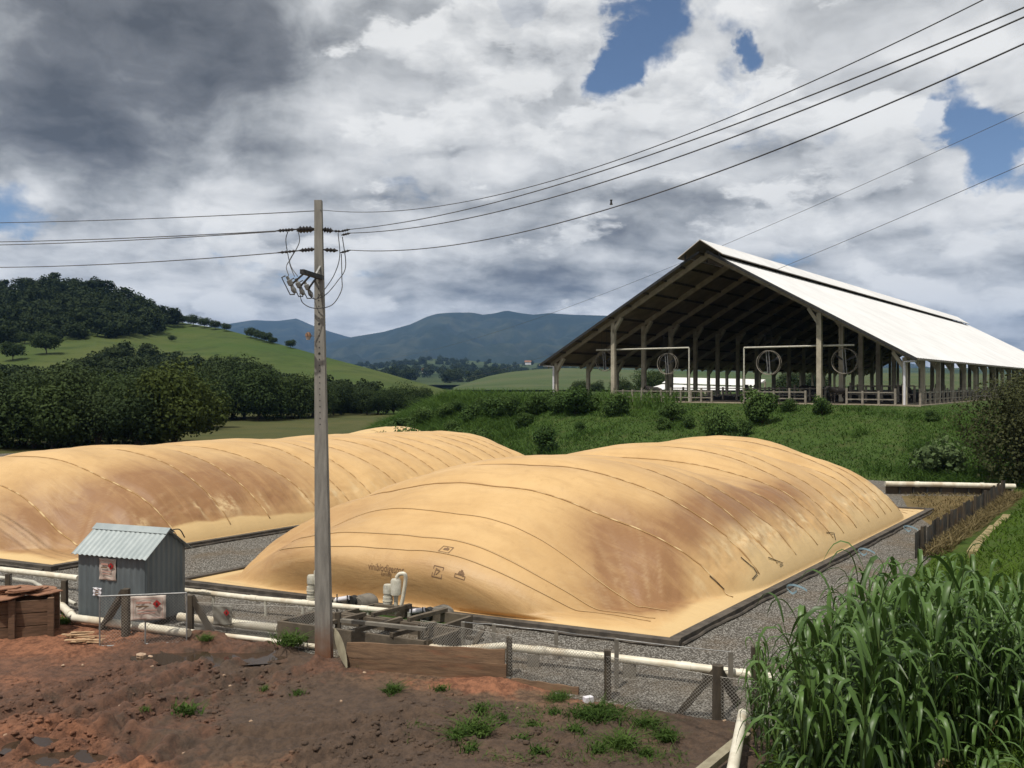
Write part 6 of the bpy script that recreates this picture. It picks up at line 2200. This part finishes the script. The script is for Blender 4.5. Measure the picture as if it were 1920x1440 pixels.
# tall pale reeds at the top left of the embankment
n = 2600
u_ = rg.uniform(800, 1030, n)
s = rg.uniform(0.50, 0.80, n); t = rg.uniform(0.82, 1.05, n)
x, y, z = emb(s, t)
P = np.stack([x, y, z], 1)
tint = np.clip(0.55 + 0.5 * rg.random(n), 0, 1)
stuff_mesh('tall_grass', [blades(P, np.full(n, 1.15), 0.09, rg, tint, 0.22)], MT['grass'], 'tall pale grass along the top of the embankment left of the barn', 'grass')

rb = make_bush('round_shrub', 'big round brownish-green shrub at the foot of the right terrace end', 7.6, 6.6, 330, 26000, 0.115, MT['bush_dark'], None, 26, 1.0)
rb.location = Vector((px(1918, 890, 50).x + 0.9, 50.0, 0.15))
rs2 = make_bush('round_shrub', 'tall dark shrub rising behind the big round one at the terrace end', 6.5, 6.0, 331, 12000, 0.14, MT['bush_dark'], None, 18, 1.0)
rs2.location = Vector((px(1985, 800, 56).x, 56.5, 1.2))
ps = make_bush('pale_shrub', 'loose pale-leaved shrub on the slope above the long pipe', 3.4, 2.8, 335, 1100, 0.22, MT['bush_pale'], None, 14, 0.9)
ps.location = on_emb(1762, 893); ps.location.z -= 0.1
# trees and hedge behind the barn
GT2 = 'trees behind the barn'
for i, (u, D, s_) in enumerate([(1085, 190, 0.55), (1120, 210, 0.5), (1165, 205, 0.6), (1215, 200, 0.8), (1235, 205, 0.75), (1480, 240, 0.9), (1530, 250, 0.9)]):
    p = px(u, 700, D); p.z = 2.2
    copy_tree(protos[i % 5], p, i * 1.3, s_, 'dark tree standing beyond the far side of the barn', GT2)

# ------------------------------------------------------------------ lawn, dry grass, weeds, tall elephant grass
n = 40000
y = rg.uniform(4.5, 50, n) ** 1.0
y = 5 + 45 * rg.random(n) ** 2.0
d = rg.uniform(0.0, 1.0, n) ** 1.0 * (4 + 0.45 * y)
x = x_toe(y) + 0.25 + d
keep = (x / y < 0.95) & ~((y > 30) & (d < 1.6))
x, y = x[keep], y[keep]
P = np.stack([x, y, bank_h(x, y) - 0.02], 1)
tint = np.clip(0.3 + 0.9 * (fbm(x * 0.6, y * 0.6, 3, 91) - 0.4) + 0.35 * rg.random(len(x)), 0, 1)
hh = 0.16 + 0.10 * rg.random(len(x))
stuff_mesh('lawn_grass', [blades(P, hh, 0.016 + 0.0012 * y, rg, tint, 0.6)], MT['lawn'], 'short bright lawn grass on the bank at the right', 'grass')
# dry grass in the gap between sheet wall and kerb and on the dry ground
n = 2600
k_ = rg.random(n); off = rg.uniform(0.1, 1.0, n)
yy_ = w0.y + (w1.y - w0.y) * k_
xx_ = w0.x + (w1.x - w0.x) * k_ + off
P1 = np.stack([xx_, yy_, bank_h(xx_, yy_) - 0.02], 1)
m_ = 2200
uu = rg.uniform(1690, 1862, m_); vv = rg.uniform(926, 990, m_)
Q = np.array([tuple(G(a, b)) for a, b in zip(uu, vv)])
okq = (uu < 1740 + (990 - vv) * 2.2) & (uu > 1700 + (vv - 930) * 0.9)
Q = Q[okq]
P = np.concatenate([P1, Q])
hh = np.concatenate([np.full(n, 0.32), np.full(len(Q), 0.16)])
stuff_mesh('dry_grass', [blades(P, hh, 0.035, rg, rg.random(len(P)) * 0.9, 0.6)], MT['dry'], 'dry straw-coloured grass around the low sheet wall', 'grass')


# weeds on the mud: each a small leafy tuft
def make_weed(seed, w, h, n, leaf):
    rng = np.random.default_rng(seed)
    root = thing('weed_tuft', 'x', 'weed')
    P = np.stack([rng.normal(size=n) * w * 0.28, rng.normal(size=n) * w * 0.20, np.zeros(n)], 1)
    V, Fq, T = blades(P, np.full(n, h), leaf, rng, 0.2 + 0.7 * rng.random(n), 0.55)
    d = rng.normal(size=(n, 3)); d[:, 2] = np.abs(d[:, 2]) + 0.5; d /= np.linalg.norm(d, axis=1, keepdims=True)
    Pl = np.stack([rng.normal(size=n) * w * 0.30, rng.normal(size=n) * w * 0.22, np.abs(rng.normal(size=n)) * h * 0.45 + 0.02], 1)
    V2, F2, T2 = leaf_quads(Pl, d, leaf * 1.6, rng, 0.2 + 0.8 * rng.random(n), 2.0)
    link_mesh('leaves', np_mesh('leaves', np.concatenate([V, V2]), np.concatenate([Fq, F2 + len(V)]), {'tint': np.concatenate([T, T2])}), MT['weed'], root)
    mb = MB()
    for k in range(5):
        a = rng.random() * 6.28
        mb.tube([(0, 0, -0.05), (math.cos(a) * w * 0.15, math.sin(a) * w * 0.12, h * 0.4), (math.cos(a) * w * 0.3, math.sin(a) * w * 0.22, h * 0.7)], [0.006, 0.005, 0.003], 4)
    mb.build('stems', MT['weed'], root)
    return root


wp = [make_weed(400, 1.0, 0.19, 430, 0.024), make_weed(401, 0.5, 0.22, 150, 0.026), make_weed(402, 0.35, 0.14, 60, 0.022)]
WL = [(0, 1118, 1350, 0.85, 'largest patch of bright green weeds, in front of the middle fence post', None),
      (0, 1046, 1314, 0.45, 'weed clump at the end of the short plank', None),
      (0, 672, 1250, 0.6, 'leafy weed growing at the foot of the leaning slab', None),
      (1, 545, 1222, 1.1, 'weed growing on the cream pipe left of the pole', None),
      (1, 1212, 1367, 1.1, 'weed tuft right of the largest weed patch', None), (1, 1250, 1388, 1.1, 'weed tuft nearest the squared pale timber', None),
      (1, 118, 1172, 1.0, 'weed growing at the right foot of the timber crate', None), (1, 386, 1212, 0.8, 'weed on the puddle bank below the strut post', None),
      (1, 736, 1306, 0.9, None, 'w'), (1, 897, 1382, 1.3, None, 'w'), (1, 860, 1396, 1.1, None, 'w'), (1, 1165, 1405, 1.3, None, 'w'), (2, 347, 1349, 1.2, None, 'w'), (2, 283, 1300, 0.8, None, 'w'),
      (2, 905, 1345, 1.2, None, 'w'), (2, 1000, 1372, 1.0, None, 'w'), (2, 1080, 1385, 1.3, None, 'w'), (2, 825, 1302, 1.0, None, 'w'), (2, 560, 1310, 0.9, None, 'w'), (2, 975, 1400, 1.2, None, 'w'),
      (2, 880, 1420, 1.2, None, 'w'), (2, 1120, 1420, 1.3, None, 'w'), (2, 940, 1362, 0.9, None, 'w'), (2, 1040, 1345, 1.0, None, 'w'), (2, 495, 1302, 0.7, None, 'w'), (2, 270, 1346, 0.7, None, 'w'), (2, 1010, 1425, 1.2, None, 'w'), (2, 1210, 1420, 1.1, None, 'w')]
first = [True] * 3
for (k, u, v, s_, lab, grp) in WL:
    p = G(u, v); p.z = mz(p.x, p.y) - 0.01
    lab2 = lab or 'small low weed sprouting from the bare mud'
    g2 = 'weeds sprouting from the mud' if grp else None
    if first[k]:
        o = wp[k]; first[k] = False
        o.location = p; o.scale = (s_,) * 3; o['label'] = lab2
    else:
        o = copy_tree(wp[k], p, u * 0.13, s_ * (0.7 if k else 1.0), lab2)
    if g2: o['group'] = g2
    elif 'group' in o: del o['group']

# thin green haze of seedlings over the right part of the mud
n = 2200
u = rg.uniform(760, 1290, n); v = rg.uniform(1330, 1445, n)
Q = np.array([tuple(G(a, b)) for a, b in zip(u, v)])
k_ = fbm(Q[:, 0] * 0.9, Q[:, 1] * 0.9, 3, 95) > 0.52
Q = Q[k_]
Q[:, 2] = mud_h(Q[:, 0], Q[:, 1])
stuff_mesh('seedlings', [blades(Q, np.full(len(Q), 0.07), 0.014, rg, rg.random(len(Q)), 0.8)], MT['weed'], 'sparse green seedlings dotting the mud near the fence', 'seedlings')


# elephant grass: stalks with long arching leaves
def stalk_mesh(seed, h):
    rng = np.random.default_rng(seed)
    vs, fs, ts, ds = [], [], [], []
    # stalk
    lean = rng.normal(size=2) * 0.07
    def axis(t):
        return np.array([lean[0] * t * h * (0.6 + t), lean[1] * t * h * (0.6 + t), t * h])
    for k in range(5):
        c = axis(k / 4 * 0.9); r = 0.011 * (1 - 0.6 * k / 4)
        for q in range(4):
            a = q * math.pi / 2
            vs.append(c + np.array([math.cos(a) * r, math.sin(a) * r, 0])); ts.append(0.35); ds.append(0.1)
    for k in range(4):
        for q in range(4):
            fs.append((k * 4 + q, k * 4 + (q + 1) % 4, k * 4 + 4 + (q + 1) % 4, k * 4 + 4 + q))
    nl = rng.integers(8, 11)
    az0 = rng.random() * 6.28
    for i in range(nl):
        t = 0.18 + 0.80 * i / (nl - 1)
        c = axis(t * 0.92)
        az = az0 + i * 2.6 + rng.normal() * 0.4
        d = np.array([math.cos(az), math.sin(az), 0]); sd2 = np.array([-math.sin(az), math.cos(az), 0])
        L = rng.uniform(0.65, 1.05) * (0.75 + 0.35 * math.sin(t * 3.0))
        w = rng.uniform(0.054, 0.084)
        el = rng.uniform(1.05, 1.42); droop = rng.uniform(2.3, 3.5)
        seg = 9
        p = c.copy(); ang = el
        tint = np.clip(0.30 + 0.45 * t + rng.normal() * 0.15, 0, 1)
        base = len(vs)
        twist = rng.normal() * 0.5
        dryk = 0.9 if rng.random() < (0.12 if t < 0.35 else 0.0) else 0.0
        tipd = rng.uniform(0.75, 1.0)
        for k in range(seg + 1):
            f = k / seg
            ww = w * (0.55 + 0.9 * f) if f < 0.3 else w * (1 - ((f - 0.3) / 0.7) ** 1.8) * 0.82
            ww = max(ww, 0.002)
            tang = d * math.cos(ang) + np.array([0, 0, math.sin(ang)])
            nrm = -d * math.sin(ang) + np.array([0, 0, math.cos(ang)])
            tw = twist * f
            s2 = sd2 * math.cos(tw) + nrm * math.sin(tw)
            n2 = nrm * math.cos(tw) - sd2 * math.sin(tw)
            vs += [p - s2 * ww * 0.5 + n2 * ww * 0.18, p.copy(), p + s2 * ww * 0.5 + n2 * ww * 0.18]
            ts += [tint + 0.04, tint + 0.22, tint + 0.04]
            ds += [min(1.0, dryk + 0.25 * max(0, f - tipd) / (1.01 - tipd))] * 3
            p = p + tang * (L / seg)
            ang -= droop / seg * (0.25 + 2.2 * math.exp(-((f - 0.42) / 0.17) ** 2))
        for k in range(seg):
            o = base + k * 3
            fs += [(o, o + 1, o + 4, o + 3), (o + 1, o + 2, o + 5, o + 4)]
    me = np_mesh('stalk', np.array(vs), np.array(fs), {'tint': np.clip(ts, 0, 1), 'dry': ds}, True)
    me.materials.append(MT['napier'])
    return me


variants = [stalk_mesh(500 + i, 2.0 + 0.12 * (i % 6)) for i in range(16)]
clump = thing('elephant_grass', 'big clump of tall elephant grass with long arching leaves beside the fence', 'tall grass', (4.2, 11.8, 0.9))
cnt = 0
tries = 0
while cnt < 290 and tries < 6000:
    tries += 1
    y = rg.uniform(9.3, 14.6); u = rg.uniform(1475, 2010)
    x = (u - 960) * y / F
    if x < float(x_toe(y)) + 0.05: continue
    if u > 1760 and y < 11.2: continue
    edge_ = min(1.0, (u - 1440) / 170)
    zb = float(bank_h(np.array(x), np.array(y)))
    # stalks grow highest in the middle of the clump
    lim = np.interp(u, [1475, 1560, 1650, 1740, 1840, 2010], [1190, 1090, 1035, 1025, 1045, 1115]) + rg.uniform(0, 85)
    ztop = CH - (lim - HZ) * y / F
    sc_ = (ztop - zb) / 2.5
    if sc_ < 0.35: continue
    sc_ = min(sc_, 1.3)
    o = bpy.data.objects.new('stalk', variants[rg.integers(16)])
    COL.objects.link(o); o.parent = clump
    o.location = Vector((x, y, zb - 0.05)) - ORG[clump]
    o.rotation_euler = (rg.normal() * 0.05, rg.normal() * 0.05, rg.random() * 6.28)
    o.scale = (max(0.8, sc_ ** 0.5), max(0.8, sc_ ** 0.5), sc_)
    cnt += 1
# thinner stalks at the left edge of the clump, by the fence end
cl2 = thing('elephant_grass', 'thin straggling grass stalks around the last fence posts', 'tall grass', (3.6, 14.0, 0.1))
for k in range(20):
    y = rg.uniform(13.0, 15.2); u = rg.uniform(1412, 1490); x = (u - 960) * y / F
    o = bpy.data.objects.new('stalk', variants[rg.integers(16)])
    COL.objects.link(o); o.parent = cl2
    sc_ = rg.uniform(0.4, 0.85)
    o.location = Vector((x, y, max(0.02, float(bank_h(np.array(x), np.array(y))) if x > float(x_toe(y)) else 0.02))) - ORG[cl2]
    o.rotation_euler = (rg.normal() * 0.06, rg.normal() * 0.06, rg.random() * 6.28); o.scale = (0.55, 0.55, sc_)
# single drooping leaf tufts in front at the right
cl3 = thing('elephant_grass', 'low tuft of broad grass leaves on the lawn in front of the big clump', 'tall grass', (5.2, 9.6, 1.1))
for k in range(9):
    y = rg.uniform(9.0, 10.4); u = rg.uniform(1800, 1990); x = (u - 960) * y / F
    o = bpy.data.objects.new('stalk', variants[rg.integers(16)])
    COL.objects.link(o); o.parent = cl3
    o.location = Vector((x, y, float(bank_h(np.array(x), np.array(y))) - 0.05)) - ORG[cl3]
    o.rotation_euler = (0, 0, rg.random() * 6.28); sc_ = rg.uniform(0.35, 0.6); o.scale = (0.8, 0.8, sc_)

# ------------------------------------------------------------------ the hazy air between the hills
hm = bpy.data.materials.new('haze')
hm.use_nodes = True
HN = NT(hm.node_tree)
pv = HN.n('ShaderNodeVolumePrincipled')
pv.inputs['Color'].default_value = (0.26, 0.48, 0.90, 1)
pv.inputs['Density'].default_value = 0.000062
pv.inputs['Anisotropy'].default_value = 0.0
ho = HN.n('ShaderNodeOutputMaterial')
HN.link(pv.outputs[0], ho.inputs['Volume'])
hz_o = MB().box((0, 4500, 360), (20400, 10600, 726)).build('haze', hm)
tag(hz_o, 'thin blue haze lying over the valley and hills', 'haze', None, 'stuff')
